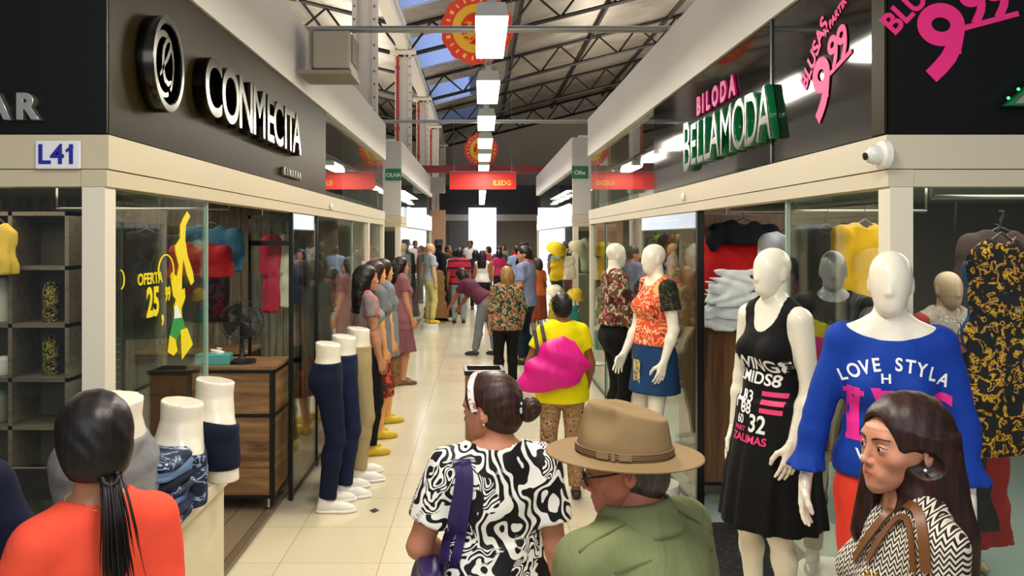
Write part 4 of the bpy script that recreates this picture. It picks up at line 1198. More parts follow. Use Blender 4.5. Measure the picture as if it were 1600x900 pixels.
# the felt hat: its own thing, sitting on the head
FELT = cloth('8A7250', '755E40', .9, 18, .3, .15)
HW = Matrix.Translation(f.root.location) @ Matrix.Rotation(R(42), 4, 'Z') @ HMc
hat = empty('felt_hat', (0, 0, 0), 0, 'tan felt hat with a pinched crown and a braided leather band', 'hat')
HT = HW @ Matrix.Translation((0, -.008, .036)) @ Matrix.Rotation(R(13), 4, 'X') @ Matrix.Scale(1.03, 4)
hat.matrix_basis = HT @ Matrix.Identity(4)
cr = Sdf().loft([(-.004, 0, 0, .098, .118), (.03, 0, 0, .094, .114), (.07, 0, .0, .086, .106), (.105, 0, .0, .076, .098), (.122, 0, 0, .064, .086)], k=.02)
cr.ell((0, -.020, .134), (.034, .066, .034), k=.016, cut=True)
for q in (-1, 1): cr.ell((q * .080, .075, .098), (.040, .050, .042), k=.03, cut=True)
ccr = sdf_obj('crown', cr, .0032, FELT, hat, smooth=7, cuts=[half((0, .06, .128), (0, -.26, 1))])
def brim(u, v):
    t = 2 * math.pi * u; r = v
    rx, ry = .094 + r * .072, .114 + r * .078
    s2 = math.cos(t) ** 2
    z = -.002 - .012 * s2 * r + .010 * s2 * r ** 3 - .004 * (1 - s2) * r
    if r > .93: z += .002
    return V3(rx * math.cos(t), ry * math.sin(t), z)
bo = MB().grid(brim, 96, 12, closeu=True).build('brim', FELT, hat, smooth='all'); solidify(bo, .0045, 0)
LEA = plain('6E5236', .55)
mb = MB()
def band(z, rr, r0, mbx, n=96):
    mbx.tube([V3(rr * (.099 - z * .10) * math.cos(t), rr * (.119 - z * .10) * math.sin(t), z) for t in [k * 2 * math.pi / n for k in range(n + 1)]], r0, 6)
for z in (.008, .013, .018): band(z, 1.0, .0032, mb)
mb.build('band', LEA, hat, smooth='all')
mb = MB()
for t0, t1 in ((148, 162), (166, 170), (174, 188)):
    P = [V3(1.035 * .098 * math.cos(R(t)), 1.03 * .118 * math.sin(R(t)), .013) for t in range(t0, t1 + 1, 2)]; mb.ribbon(P, [V3(math.cos(R(t)), math.sin(R(t)), 0) for t in range(t0, t1 + 1, 2)], .016 if t1 - t0 > 6 else .022, .004)
mb.build('buckle', plain('A08A66', .4, .5), hat)

# -- woman with long auburn hair in the zigzag knit
f = Fig('person', (.985, 1.86, 0), 84, H=1.575, wide=1.04, bust=.75, h=.009, hh=.0024, head=(16, -1, 0), hands=.005, neck=.0,
        label='woman with long dark auburn hair in a brown and cream zigzag knit top', armL=((-.18, .05, -1), (.1, .75, -.5)), armR=((.16, .05, -1), (0, .6, -1)))
f.body(SK_PALE, jaw=.90); RW = f
kt = f.top(chevron_mat(), sleeve=1.3, hem=.84, g=.013, neck=(.080, .085, .05), neckc=(0, .01, 1.47), sleeve_loose=.022, wr=.003, ph=3)
f.trousers(plain('1A1A20', .8)); f.shoes(plain('2A1E14', .5))
HMc = f.c @ f.HM
xt = Sdf()
xt.ell((0, -.020, .040), (.080, .102, .088), k=.02)
xt.loft([(-.44, .0, -.115, .060, .030), (-.36, .0, -.118, .098, .046), (-.2, 0, -.100, .108, .062), (-.08, 0, -.068, .096, .072), (.02, 0, -.04, .082, .075)], k=.04)
xt.cone((.080, .01, .0), (.07, .05, -.24), .020, .028, k=.03); xt.cone((-.05, .0, -.12), (-.045, .06, -.25), .03, .014, k=.03)
ho = f.hair(HAU, 'long', g=.007, h=.0032, vol=.0, extra=xt, facecut=((0, .105, -.040), (.0815, .082, .125)), cuts=[minus_ell((-.108, .040, -.028), (.050, .074, .046))],
            warp=lambda X, Y, Z: .0008 * np.sin(150 * Y + 6 * np.sin(9 * Z) + 60 * X))
rnd = random.Random(8); mb = MB()
for i in range(150):     # loose strands over the back and the ends
    t = rnd.uniform(-1.15, 1.15); r0 = rnd.uniform(.92, 1.05); P = []
    L = rnd.uniform(.28, .44)
    for j in range(7):
        v = j / 6; z = .00 - L * v
        a = V3(.096 * math.sin(t) * r0 * (1 - .1 * v), -.05 - .062 * math.cos(t) * r0 - .028 * v + .01 * math.sin(3 * v + i), z)
        P.append(HMc @ a)
    mb.tube(P, [.0030 * (1 - .85 * (k / 6) ** 2) for k in range(7)], 5)
mb.build('hair_strands', HAU, ho, smooth='all')
MB().lathe([(0, -.005), (.005, 0), (0, .005)], 10, M=HMc @ Matrix.Translation((-.083, .002, -.040))).build('earring', plain('F4F0E8', .2), f.root, smooth='all')
LB = plain('6B4222', .42); GOLD = plain('C8A050', .25, 1)
bag = empty('shoulder_bag', (.89, 1.69, .985), R(84), 'brown leather shoulder bag with gold studs carried by the auburn haired woman', 'bag')
b = Sdf().loft([(-.02, 0, 0, .045, .12), (.03, 0, 0, .055, .15), (.16, 0, 0, .05, .15), (.22, 0, 0, .03, .14)], sq=3)
sdf_obj('pouch', b, .008, LB, bag, warp=folds(.003, 14, 12))
strap('strap', [(1342, 876), (1352, 858), (1368, 834), (1388, 808), (1408, 793), (1428, 792), (1440, 806), (1447, 840), (1450, 895)], [kt], .022, .005, LB, bag, off=.006)
strap('strap', [(1360, 880), (1374, 852), (1392, 826), (1410, 808), (1424, 812), (1430, 840), (1432, 895)], [kt], .014, .005, LB, bag, off=.005)
mb = MB()
for x, y in ((1322, 880), (1332, 872), (1340, 884), (1316, 890), (1328, 893), (1345, 874)):
    p = px(x, y, 1.655) + Vector((.03, .0, -.03)); bmesh.ops.create_icosphere(mb.bm, subdivisions=1, radius=.007, matrix=Matrix.Translation(p))
mb.build('stud', GOLD, bag, smooth='all', M=world(bag).inverted())
# ---------------------------------------------------------------- signs and lettering
fL = lambda Y, z, d=.0: frame((XL + .0 + d, Y, z), (0, 1, 0), (0, 0, 1))       # on the left front, facing the aisle
fR = lambda Y, z, d=.0: frame((XR - d, Y, z), (0, -1, 0), (0, 0, 1))
fF = lambda x, z, d=.0, Y=YC: frame((x, Y - d, z), (1, 0, 0), (0, 0, 1))       # facing the viewer
def letters(root, txt, size, mat, Mf, depth, widths, sx=1, offset=0, name='letter', face=None, rise=None):
    """one raised letter per character; widths = the centre of each along the line"""
    for i, (ch, u) in enumerate(zip(txt, widths)):
        if ch == ' ': continue
        k = 1.0
        if rise: k = rise(i)
        me = text_mesh(ch, size * k, depth, offset=offset, sx=sx, bevel=.003)
        me.transform(Mf @ Matrix.Translation((u, (k - 1) * size * .0, depth / 2))); me.name = name
        o = link(name, me, mat, root)
        if face:
            m2 = text_mesh(ch, size * k, .006, offset=offset - .004 if offset else -.002, sx=sx); m2.transform(Mf @ Matrix.Translation((u, 0, depth + .004))); m2.name = 'letter_face'; link('letter_face', m2, face, o)
t = empty('shop_sign', (XL, 5.05, 2.67), 0, 'thick polished chrome letters reading CONMECITA on the bronze band', 'sign')
Mi = Matrix.Translation((-XL, -5.05, -2.67))
letters(t, 'CONMECITA', .40, M['polished'], Mi @ fL(4.82, 2.675), .060, [-.90, -.63, -.36, -.09, .16, .36, .55, .69, .88], sx=.95, offset=.004)
t = empty('small_sign', (XL, 5.75, 2.41), 0, 'tiny raised caption under the chrome letters of the bronze band', 'sign')
letters(t, 'EINSEAR', .062, M['steel'], Matrix.Translation((-XL, -5.75, -2.41)) @ fL(5.75, 2.41), .02, [-.24 + .08 * i for i in range(7)], sx=1.2, offset=.002)
# round emblem
t = empty('emblem', (XL, 3.34, 2.675), 0, 'round chrome emblem with a looped e inside a thick ring', 'emblem')
ME = Matrix.Translation((0, 0, 0)) @ Matrix(((0, 0, 1, 0), (.84, 0, 0, 0), (0, 1, 0, 0), (0, 0, 0, 1)))
MB().lathe([(.165, .004), (.165, .065), (.170, .070), (.196, .070), (.200, .065), (.200, .004)], 72).build('ring', M['polished'], t, smooth=True, M=ME)
def flatcurve(pts, w, z0, z1, closed=False):
    mb = MB(); n = len(pts); rings = []
    for i, p in enumerate(pts):
        a = Vector(pts[max(i - 1, 0)]); b = Vector(pts[min(i + 1, n - 1)]); d = (b - a).normalized(); nrm = Vector((-d.y, d.x)); ww = w[i] if isinstance(w, list) else w
        p = Vector(p); l, r = p + nrm * ww / 2, p - nrm * ww / 2
        rings.append([mb.bm.verts.new(q) for q in ((l.x, l.y, z0), (r.x, r.y, z0), (r.x, r.y, z1), (l.x, l.y, z1))])
    for A, B in zip(rings, rings[1:]):
        for k in range(4): mb.bm.faces.new((A[k], A[(k + 1) % 4], B[(k + 1) % 4], B[k]))
    mb.bm.faces.new(rings[0]); mb.bm.faces.new(rings[-1][::-1]); return mb
P, Wd = [], []
for k in range(70):
    a = R(-55 - 330 * k / 69); r = .118 + .012 * math.sin(a); x = r * .88 * math.cos(a) - .006; y = r * math.sin(a)
    P.append((x, y)); Wd.append(.024)
q0 = Vector(P[-1])
P2 = [q0.lerp(Vector((-.075, -.035)), k / 11) + Vector((0, .03 * math.sin(math.pi * k / 11))) for k in range(1, 12)]
P = [(.118 * math.cos(R(a)) - .004, .128 * math.sin(R(a))) for a in range(-50, 300, 8)]
flatcurve(P, [.016 + .012 * abs(math.sin(R(a) / 2 + .4)) for a in range(-50, 300, 8)], .004, .05).build('outer_stroke', M['polished'], t, smooth=True, M=ME)
flatcurve([(-.075, -.055), (-.03, -.012), (.02, .03), (.055, .07), (.062, .10), (.045, .112), (.01, .10), (-.025, .065), (-.038, .02), (-.035, -.03), (-.012, -.066), (.03, -.078), (.066, -.062)], [.012, .018, .022, .022, .02, .018, .020, .024, .028, .028, .026, .022, .012], .004, .055).build('e_stroke', M['polished'], t, smooth=True, M=ME)
t = empty('shop_sign', (-1.70, YC, 2.42), 0, 'steel letters AR, the end of a word on the black band over the L41 plate', 'sign')
letters(t, 'AR', .125, plain('B8B4AC', .3, .8), Matrix.Translation((1.70, -YC, -2.42)) @ fF(-1.70, 2.425), .03, [-.058, .048], offset=.004)
# number plate
t = empty('number_plate', (-1.545, YC - .006, 2.255), 0, 'white plate with the blue number L41 on the cream beam', 'sign')
MB().box(-.083, .083, -.008, .004, -.052, .052, bevel=.006).build('plate', plain('E9E8EA', .3), t)
text('number', 'L41', .10, plain('1A1C96', .4), frame((0, -.0095, -.002), (1, 0, 0), (0, 0, 1)), depth=.002, parent=t, offset=.0022)
MB().box(-.016, .016, -.0012, .0012, -.005, .005).build('number', plain('1A1C96', .4), t, M=Matrix.Translation((.044, -.0095, .022)) @ Matrix.Rotation(R(-38), 4, 'Y'))
# right shop: green edged letters with chrome faces
GR = NT('green_acrylic').pb(hx('0A6438'), .15, .0, spec=.8, Emission_Color=c4(hx('0C8A46')), Emission_Strength=.06)
t = empty('shop_sign', (XR, 5.0, 2.57), 0, 'thick chrome faced letters with green sides reading BELLAMODA', 'sign')
us = [-.86, -.66, -.475, -.30, -.10, .17, .44, .67, .90]
letters(t, 'BELLAMODA', .40, GR, Matrix.Translation((-XR, -5.0, -2.57)) @ fR(4.88, 2.575), .036, [u * .87 for u in us], sx=.80, offset=.003, face=M['polished'], rise=lambda i: 1.22 if i == 0 else 1.0)
t = empty('shop_sign', (XR, 5.05, 2.84), 0, 'pink letters BILODA above the chrome and green letters', 'sign')
letters(t, 'BILODA', .165, M['pinkdark'], Matrix.Translation((-XR, -5.05, -2.84)) @ fR(5.07, 2.84), .010, [-.36, -.25, -.14, .02, .19, .36], offset=.006, sx=1.0)
def nine(Mf, root, u, v, hh, rot):
    k = hh; P = [(.215 * math.cos(R(a)), .26 + .185 * math.sin(R(a))) for a in range(0, 352, 12)]
    N = flatcurve([(x * k, y * k) for x, y in P + [P[0]]], .185 * k, .0, .002)
    T = [(.215, .30), (.222, .18), (.215, .02), (.17, -.14), (.09, -.28), (-.01, -.42)]
    rings = flatcurve([(x * k, y * k) for x, y in T], [w * k for w in (.185, .19, .20, .21, .205, .20)], .0003, .0023)
    MM = Mf @ Matrix.Translation((u, v, .001)) @ Matrix.Rotation(R(rot), 4, 'Z')
    me = bpy.data.meshes.new('tmp'); rings.bm.to_mesh(me); N.bm.from_mesh(me); rings.bm.free()
    N.build('number', M['pink'], root, M=MM)
def price(Mf, root, parts=True):
    PK = M['pink']
    def put(nm, tx, u, v, size, rot, off, sx=1, sh=0):
        me = text_mesh(tx, size, .002, offset=off, sx=sx, shear=sh); me.transform(Mf @ Matrix.Translation((u, v, .001)) @ Matrix.Rotation(R(rot), 4, 'Z')); me.name = nm; link(nm, me, PK, root)
    nine(Mf, root, .085, .150, .285, -10); nine(Mf, root, .215, .290, .150, 8); nine(Mf, root, .300, .312, .150, 8)
    m = MB(); m.prism([(-.018, 0), (.016, .0), (.010, -.085), (-.018, -.085)], 0, .002, M=Matrix.Rotation(R(90), 4, 'X')); m.build('comma', PK, root, M=Mf @ Matrix.Translation((.158, .115, .001)) @ Matrix.Rotation(R(6), 4, 'Z'))
    put('word', 'BLUSAS', .022, .330, .112, 46, .0035, .92)
    put('word', 'A PARTIR', .235, .44, .052, 24, .002)
    bar = MB().box(.155, .385, -.010, .010, 0, .002); bar.build('underline', PK, root, M=Mf @ Matrix.Translation((.012, .165, 0)) @ Matrix.Rotation(R(15), 4, 'Z'))
t = empty('price_decal', (1.593, YC, 2.515), 0, 'big pink price lettering 9,99 on the black band turned to the viewer', 'decal')
price(frame((0, -.003, -.005), (1, 0, 0), (0, 0, 1)), t)
t = empty('price_decal', (XR, 3.60, 2.44), 0, 'pink price lettering 9,99 on the glossy black band above the aisle', 'decal')
price(frame((.001, 0, 0), (0, -1, 0), (0, 0, 1)), t)
# corner of a green edged logo at the right edge of the frame
t = empty('logo', (1.99, YC - .02, 2.43), 0, 'green edged steel logo with small lights, cut by the right edge of the photo', 'logo')
MB().prism([(-.09, .0), (.14, 0), (.14, .17), (.03, .11), (-.03, .05)], -.03, .0).build('plate', GR, t)
MB().prism([(-.06, .006), (.13, .006), (.13, .15), (.03, .095), (-.02, .045)], -.036, -.03).build('face', plain('B8B0AC', .25, .8), t)
m = MB()
for k in range(6): bmesh.ops.create_icosphere(m.bm, subdivisions=1, radius=.006, matrix=Matrix.Translation((-.085 + .036 * k, -.036, .025 + .032 * k)))
m.build('led', emit('green_led', '40FF90', 3), t)
# bronze edge strip next to the corner, dark seams of the glossy band
trim(M['bronze'], XR - .006, XR + .004, YC + .004, YC + .10, 2.335, 3.068)
trim(M['black'], XR - .003, XR + .006, 4.09, 4.11, 2.335, 3.068)
# smoke detector like camera on the corner of the right beam
t = empty('security_camera', (1.445, YC - .01, 2.255), 0, 'white round camera fixed to the corner of the right beam', 'camera')
MB().lathe([(0, 0), (.046, 0), (.052, .006), (.052, .028), (.046, .034), (0, .034)], 28, M=Matrix.Rotation(R(-90), 4, 'Y') @ Matrix.Translation((.0, 0, -.05))).build('mount', plain('E8E6E0', .3), t, smooth=True)
MB().lathe([(.034, 0), (.036, .02), (.03, .038), (.012, .05), (0, .052)], 24, M=Matrix.Rotation(R(-90), 4, 'Y') @ Matrix.Translation((0, 0, -.018))).build('dome', plain('DAD8D2', .2), t, smooth=True)
MB().lathe([(.014, 0), (.014, .01), (0, .012)], 16, M=Matrix.Rotation(R(-100), 4, 'Y') @ Matrix.Translation((.0, 0, .028))).build('lens', plain('2A2622', .1), t, smooth=True)
# small round sensors on the beams
for p, rot, lab in (((XL + .004, 7.28, 2.235), 90, 'small round white sensor on the left beam below the end of the bronze band'), ((XR - .004, 5.85, 2.25), -90, 'small round white sensor on the right beam beside the dark letters')):
    o = MB().lathe([(0, 0), (.030, 0), (.030, .01), (.018, .018), (0, .018)], 20).build('sensor', plain('E8E4DA', .3), smooth=True); o.location = p; o.rotation_euler = (0, R(rot), 0); tag(o, lab, 'sensor')
# air conditioning box over the left fascia
t = empty('air_unit', (-1.10, 6.05, 3.15), 0, 'boxy grey air unit bracketed high above the left white fascia', 'air unit')
MB().box(-.13, .15, -.2, .2, .04, .32, bevel=.02).build('housing', plain('A59C8C', .5), t)
MB().box(-.23, .16, -.21, .21, .0, .03).box(-.15, -.13, -.21, .21, .03, .34).build('bracket', plain('8A8175', .5), t)
MB().box(.152, .16, -.15, .15, .1, .3).build('grille', plain('7A7266', .5), t)
t = empty('air_unit', (-1.14, 21.5, 3.16), 0, 'distant grey box at the end of the far left white fascia', 'air unit')
MB().box(-.2, .2, -.2, .2, 0, .42, bevel=.03).build('housing', plain('9A9284', .5), t)
# hanging round posters and the red banner
def round_poster(loc, r, label):
    t = empty('round_poster', loc, 0, label, 'poster')
    dm = Matrix.Rotation(R(90), 4, 'X')
    n = 72; prof = [(r * (1 + (.035 * (1 if (k // 3) % 2 else 0))) * math.cos(2 * math.pi * k / n), r * (1 + (.035 * (1 if (k // 3) % 2 else 0))) * math.sin(2 * math.pi * k / n)) for k in range(n)]
    MB().prism(prof, -.004, .004).build('rim', plain('E03A1C', .55), t)
    MB().lathe([(0, 0), (r * .70, 0), (r * .70, .003), (0, .003)], 48, M=Matrix.Translation((0, -.004, 0)) @ dm).build('yellow_disc', plain('E8B020', .55), t)
    MB().lathe([(0, 0), (r * .46, 0), (r * .46, .003), (0, .003)], 48, M=Matrix.Translation((0, -.0075, 0)) @ dm).build('centre', pattern('poster_art', [(0, 'D8341C'), (.5, 'E8A020'), (.56, 'C02818')], 5), t)
    rl = MB()
    for k in range(22):
        a = 2 * math.pi * k / 22; bmesh.ops.create_cube(rl.bm, size=1, matrix=Matrix.Translation((r * .84 * math.cos(a), -.006, r * .84 * math.sin(a))) @ Matrix.Rotation(-a, 4, 'Y') @ Matrix.Diagonal((r * .12, .003, r * (.05 if k % 3 else .09), 1)))
    rl.build('rim_marks', plain('F0C040', .5), t)
    MB().tube([(-.0, 0, r), (-.0, 0, 7.5 - loc[2])], .004, 6).build('hanger_wire', plain('5A5A5A', .5, 1), t)
round_poster((-.04, 10.2, 4.62), .45, 'large round red and yellow poster hanging behind the two nearest lamps')
round_poster((.03, 21.6, 4.34), .44, 'distant round red and yellow poster above the red banner')
t = empty('banner', (.06, 16.6, 3.14), 0, 'wide red banner with small yellow lettering hanging across the aisle', 'banner')
MB().box(-.69, .69, -.004, .004, -.18, .18).build('cloth', plain('C0201A', .6), t)
text('lettering', 'E.EDG', .14, plain('E8A83A', .5), frame((.40, -.006, -.05), (1, 0, 0), (0, 0, 1)), depth=.002, parent=t, offset=.003)
MB().tube([(-.69, 0, .185), (.69, 0, .185)], .012, 8).tube([(-.6, 0, .185), (-.6, 0, 4.0)], .004, 6).tube([(.6, 0, .185), (.6, 0, 4.3)], .004, 6).build('rod', plain('7A7A7A', .4, .8), t)
# green hanging signs at the far shops
for x, Y, z, lab, tx in ((-1.46, 13.50, 3.02, 'small dark green sign on the far left shop corner', 'OLHA'), (1.62, 13.0, 3.02, 'small green sign on the far right shop corner', 'Olha')):
    t = empty('corner_sign', (x, Y, z), 0, lab, 'sign')
    MB().box(-.13, .13, -.02, .0, -.10, .10, bevel=.006).build('board', plain('1E6A50', .5), t)
    text('lettering', tx, .09, plain('DCE8E0', .5), frame((0, -.022, -.01), (1, 0, 0), (0, 0, 1)), depth=.002, parent=t, offset=.002)
MB()
# sticker on the left glass
def gp(x, y):      # a photo pixel on the left glass plane -> (Y, z)
    s_ = (750 - x) / 1.398; return (F_PX / s_, EYE - (y - 372) / s_)
t = empty('window_sticker', (-1.3985, 3.6, 1.7), 0, 'yellow and green dancer sticker beside the OFERTA 25,99 lettering on the glass', 'sticker')
def stick(name, pxs, mat):
    stick.n = getattr(stick, 'n', 0) + 1; m = MB(); pl = [gp(x, y) for x, y in pxs]
    A = [m.bm.verts.new((.0, Y - 3.6, z - 1.7)) for Y, z in pl]; B = [m.bm.verts.new((.0015, Y - 3.6, z - 1.7)) for Y, z in pl]; n = len(A)
    m.bm.faces.new(A); m.bm.faces.new(B[::-1])
    for k in range(n): m.bm.faces.new((A[k], B[k], B[(k + 1) % n], A[(k + 1) % n]))
    m.build(name, mat, t, M=Matrix.Translation((.0006 * stick.n, 0, 0)))
YE = plain('E4D000', .5); GN = plain('1E8A40', .5); WH = plain('E6E8E6', .5)
stick('arm_shape', [(292, 330), (297, 338), (290, 352), (289, 375), (293, 400), (301, 425), (303, 440), (298, 446), (292, 430), (286, 405), (284, 430), (284, 460), (276, 470), (270, 462), (266, 432), (268, 425), (276, 432), (279, 415), (274, 395), (273, 385), (281, 372), (281, 352), (286, 340)], YE)
stick('body_shape', [(276, 462), (288, 450), (289, 465), (283, 482), (284, 498), (274, 500), (271, 480)], YE)
stick('skirt_shape', [(272, 480), (276, 476), (284, 500), (283, 508), (271, 512)], WH)
stick('leg_shape', [(270, 498), (284, 496), (290, 515), (279, 522), (273, 540), (263, 530)], GN)
stick('foot_shape', [(264, 524), (273, 530), (276, 548), (270, 556), (261, 550)], YE)
stick('foot_shape', [(281, 516), (291, 512), (300, 538), (283, 562), (282, 545)], YE)
def ring_px(cx, cy, rx, ry, w, a0, a1):
    o = [(cx + rx * math.cos(R(a)), cy + ry * math.sin(R(a))) for a in range(a0, a1, 12)]; i = [(cx + (rx - w) * math.cos(R(a)), cy + (ry - w) * math.sin(R(a))) for a in range(a0, a1, 12)][::-1]; return o + i
stick('hoop_shape', ring_px(258, 424, 13, 27, 2.2, 150, 400), YE)
stick('swirl_shape', ring_px(186, 437, 7, 16, 2.0, -90, 80), YE)
t = empty('price_sticker', (-1.3985, 3.42, 1.65), 0, 'yellow OFERTA 25,99 lettering stuck on the left shop glass', 'sticker')
fg = lambda x, y: Matrix.Translation((0, -3.42, -1.65)) @ frame((.001, gp(x, y)[0], gp(x, y)[1]), (0, 1, 0), (0, 0, 1))
for tx, x, y, sz, off, sx in (('OFERTA', 235, 436, .066, .0018, 1.05), ('25', 239, 474, .17, .006, .78), (',', 254, 482, .17, .004, .8), ('99', 262, 460, .085, .003, .72)):
    text('lettering', tx, sz, YE, fg(x, y), depth=.001, parent=t, offset=off, sx=sx)
# ---------------------------------------------------------------- mannequins and shop goods
MAN_W = M['manneq']
def plinth(x, y, z, r=.19):
    o = MB().lathe([(0, 0), (r, 0), (r, .012), (r * .96, .02), (r * .96, z - .01), (r * .94, z), (0, z)], 32).build('plinth', plain('DAD6CC', .3), smooth=True)
    o.location = (x, y, 0); return o
def shirt_text(target, f, rows, direction, name='print', **k):
    """rows of (text, u, v, size, sx, material, rot, shear)"""
    for (tx, u, v, size, sx, mat, rot, she) in rows:
        if tx == ' ': continue
        if tx == '#': me = bpy.data.meshes.new('b'); m = MB().box(-sx / 2, sx / 2, -size / 2, size / 2, 0, .0001); bmesh.ops.delete(m.bm, geom=[fa for fa in m.bm.faces if fa.normal.z < .5], context='FACES'); m.bm.to_mesh(me)
        else: me = text_mesh(tx, size, 0, offset=size * .022, sx=sx, shear=she)
        Mp = direction @ Matrix.Translation((u, v, 0)) @ Matrix.Rotation(R(rot), 4, 'Z')
        d = -(direction.to_3x3() @ Vector((0, 0, 1)))
        project(me, target, Mp, d, off=.0022); me.name = name
        if len(me.polygons): link(name, me, mat, target)
        else: bpy.data.meshes.remove(me)
WT = plain('F0F0EE', .6); PK2 = plain('F0289A', .5); PK3 = plain('F03C78', .5)
# 1 blue sweater and red trousers
p = plinth(1.385, 2.70, .18, .20); tag(p, 'round pale plinth under the mannequin in the blue sweater', 'plinth')
f = Fig('mannequin', (1.385, 2.70, .18), 158, H=1.735, wide=.90, egg=True, h=.009, hh=.003, hands=.0035, head=(-8, 0, 0), bust=.75, armr=.84, alen=.92,
        armR=((.30, .02, -1), (.16, .10, -1), (.05, .1, -1), (1, -.3, .1)), armL=((-.24, .0, -1), (-.05, .15, -1)), label='white mannequin in a royal blue LOVE STYLA sweater and red trousers', cat='mannequin')
f.body(MAN_W)
BLU = cloth('0C3CA0', '0A2E84', .75, 12, .3)
ruf = Sdf()
for q in (-1, 1):
    w0 = f.el[q].lerp(f.wr[q], .55); w1 = f.wr[q] + (f.wr[q] - f.el[q]).normalized() * .02
    d = (w1 - w0).normalized(); Mt = Matrix.Translation(w1) @ (-d).to_track_quat('Z', 'Y').to_matrix().to_4x4(); L = (w1 - w0).length
    ruf.loft([(0, 0, 0, .125, .085), (L * .5, 0, 0, .066, .050), (L, 0, 0, .034, .032)], Mt, k=.01, fold=(7, .16, q))
st = f.top(BLU, sleeve=1.8, hem=.95, g=.010, neck=(.150, .12, .075), neckc=(0, .02, 1.475), sleeve_loose=.006, wr=.002, extra=ruf)
f.trousers(cloth('E8402C', 'D03422', .7, 8, .2), top=1.0, g=.008)
for q in (-1, 1):     # black panel along the back of each sleeve
    pass
Df = frame((0, .4, 0), (-1, 0, 0), (0, 0, 1))
sc = f.s; z0 = 1.34 * sc
rows = []
for i, ch in enumerate('LOVE STYLA'):
    a = (i - 4.5) / 4.5
    rows.append((ch, a * .150, z0 - .012 - .048 * a * a, .058, .85, WT, -a * 24, 0))
rows += [('H', -.022, z0 - .058, .042, 1.1, WT, 0, 0), ('I', -.118, z0 - .185, .235, 1.1, PK2, 0, 0), ('#', -.118, z0 - .108, .018, .06, PK2, 0, 0), ('#', -.115, z0 - .262, .018, .050, PK2, 0, 0), ('V', -.0, z0 - .175, .22, .95, PK2, 0, 0), ('#', .005, z0 - .102, .016, .10, PK2, 0, 0), ('C', .125, z0 - .19, .22, .72, PK2, 0, 0), ('W', -.085, z0 - .315, .05, 1.0, WT, 0, 0), ('LIFE', .02, z0 - .315, .05, 1.0, WT, 0, 0)]
shirt_text(st, f, rows, Df)
sp = Sdf()
for q in (-1, 1): 
    off = V3(q * .010, -.026, 0)
    sp.cone(f.sh[q] + off + V3(0, 0, -.03), f.el[q] + off, .038, .034, k=.01); sp.cone(f.el[q] + off, f.el[q].lerp(f.wr[q], .5) + off, .034, .028, k=.01)
sdf_obj('sleeve_panel', sp, .009, cloth('0A0A0C', None, .8), st, Mt=f.c)
# 2 black tank dress
p = plinth(1.33, 3.56, .18, .20); tag(p, 'round pale plinth under the mannequin in the black tank dress', 'plinth')
f = Fig('mannequin', (1.30, 3.56, .18), 116, H=1.735, wide=.86, egg=True, h=.008, hh=.003, hands=.0035, head=(-4, 0, 0), bust=.9,
        armL=((-.13, -.04, -1), (-.02, .46, -1), (0, .30, -1), (-1, .2, 0)), armR=((.16, .0, -1), (.03, .16, -1)), label='white mannequin in a black tank dress with pink bars and the number 32', cat='mannequin')
f.body(MAN_W)
BK = cloth('0A0A0C', '050506', .8, 12, .3)
sk_ = Sdf().loft([(.50, 0, 0, .215, .20), (.70, 0, 0, .20, .17), (.90, 0, -.012, .180, .135), (1.02, 0, 0, .150, .104)], fold=(12, .055, .6), k=.03)
f2cuts = [minus_ell(f.sh[q] + V3(q * .035, 0, -.025), (.070, .12, .115)) for q in (-1, 1)]
st = f.top(BK, sleeve=None, hem=.50, g=.009, neck=(.088, .16, .17), neckc=(0, .08, 1.50), extra=sk_, cuts=f2cuts + [half((0, 0, 1.425), (0, 0, 1))] * 0, wr=.001, name='tank_dress')
Df = frame((0, .4, 0), (-1, 0, 0), (0, 0, 1)); z0 = 1.22
rows = [('LOWING8', -.02, z0, .075, .95, WT, -4, 0), ('ELMIDS8', -.015, z0 - .062, .072, .95, WT, -4, 0)]
for k in range(3): rows.append(('#', .088, z0 - .125 - .036 * k, .021, .095, PK3, 0, 0))
rows += [('33', -.035, z0 - .150, .075, .9, WT, 0, 0), ('88', -.035, z0 - .20, .070, .9, WT, 0, 0), ('H', -.085, z0 - .17, .11, .9, WT, 0, 0), ('60', -.065, z0 - .252, .055, .8, WT, 0, 0), ('32', .035, z0 - .262, .105, .85, WT, 0, 0), ('PART', -.065, z0 - .292, .030, 1, PK3, 0, 0), ('ZALIMAS', -.01, z0 - .330, .046, 1.1, PK3, 0, 0)]
shirt_text(st, f, rows, Df)
# 3, 4 the pair in front of the glass further on
FLO1 = pattern('floral_dark', [(0, '2A1A16'), (.42, '8A2A20'), (.5, '3A4A34'), (.58, 'C8B49A'), (.66, '5A2018')], 16, 1.2)
FLO2 = pattern('floral_red', [(0, 'E0B070'), (.40, 'D8502E'), (.52, 'E8BE90'), (.58, 'C83A22'), (.7, '2A3A22')], 9, 1.5)
p = plinth(1.18, 6.95, .18); tag(p, 'round pale plinth under the floral long sleeved mannequin', 'plinth')
f = Fig('mannequin', (1.18, 6.95, .18), -78, H=1.735, wide=.95, egg=True, h=.010, hh=.004, hands=.0045, head=(4, 0, 0), bust=.8, armR=((.10, .10, -1), (0, .45, -.9)), armL=((-.10, 0, -1), (.0, .3, -1)), label='white mannequin in a dark floral long sleeved top and black trousers', cat='mannequin')
f.body(MAN_W); f.top(FLO1, sleeve=1.85, hem=1.0, g=.008, neck=(.07, .08, .05)); f.trousers(cloth('0A0A0C'), top=1.05, g=.008)
p = plinth(1.26, 5.80, .18); tag(p, 'round pale plinth under the mannequin in the denim skirt', 'plinth')
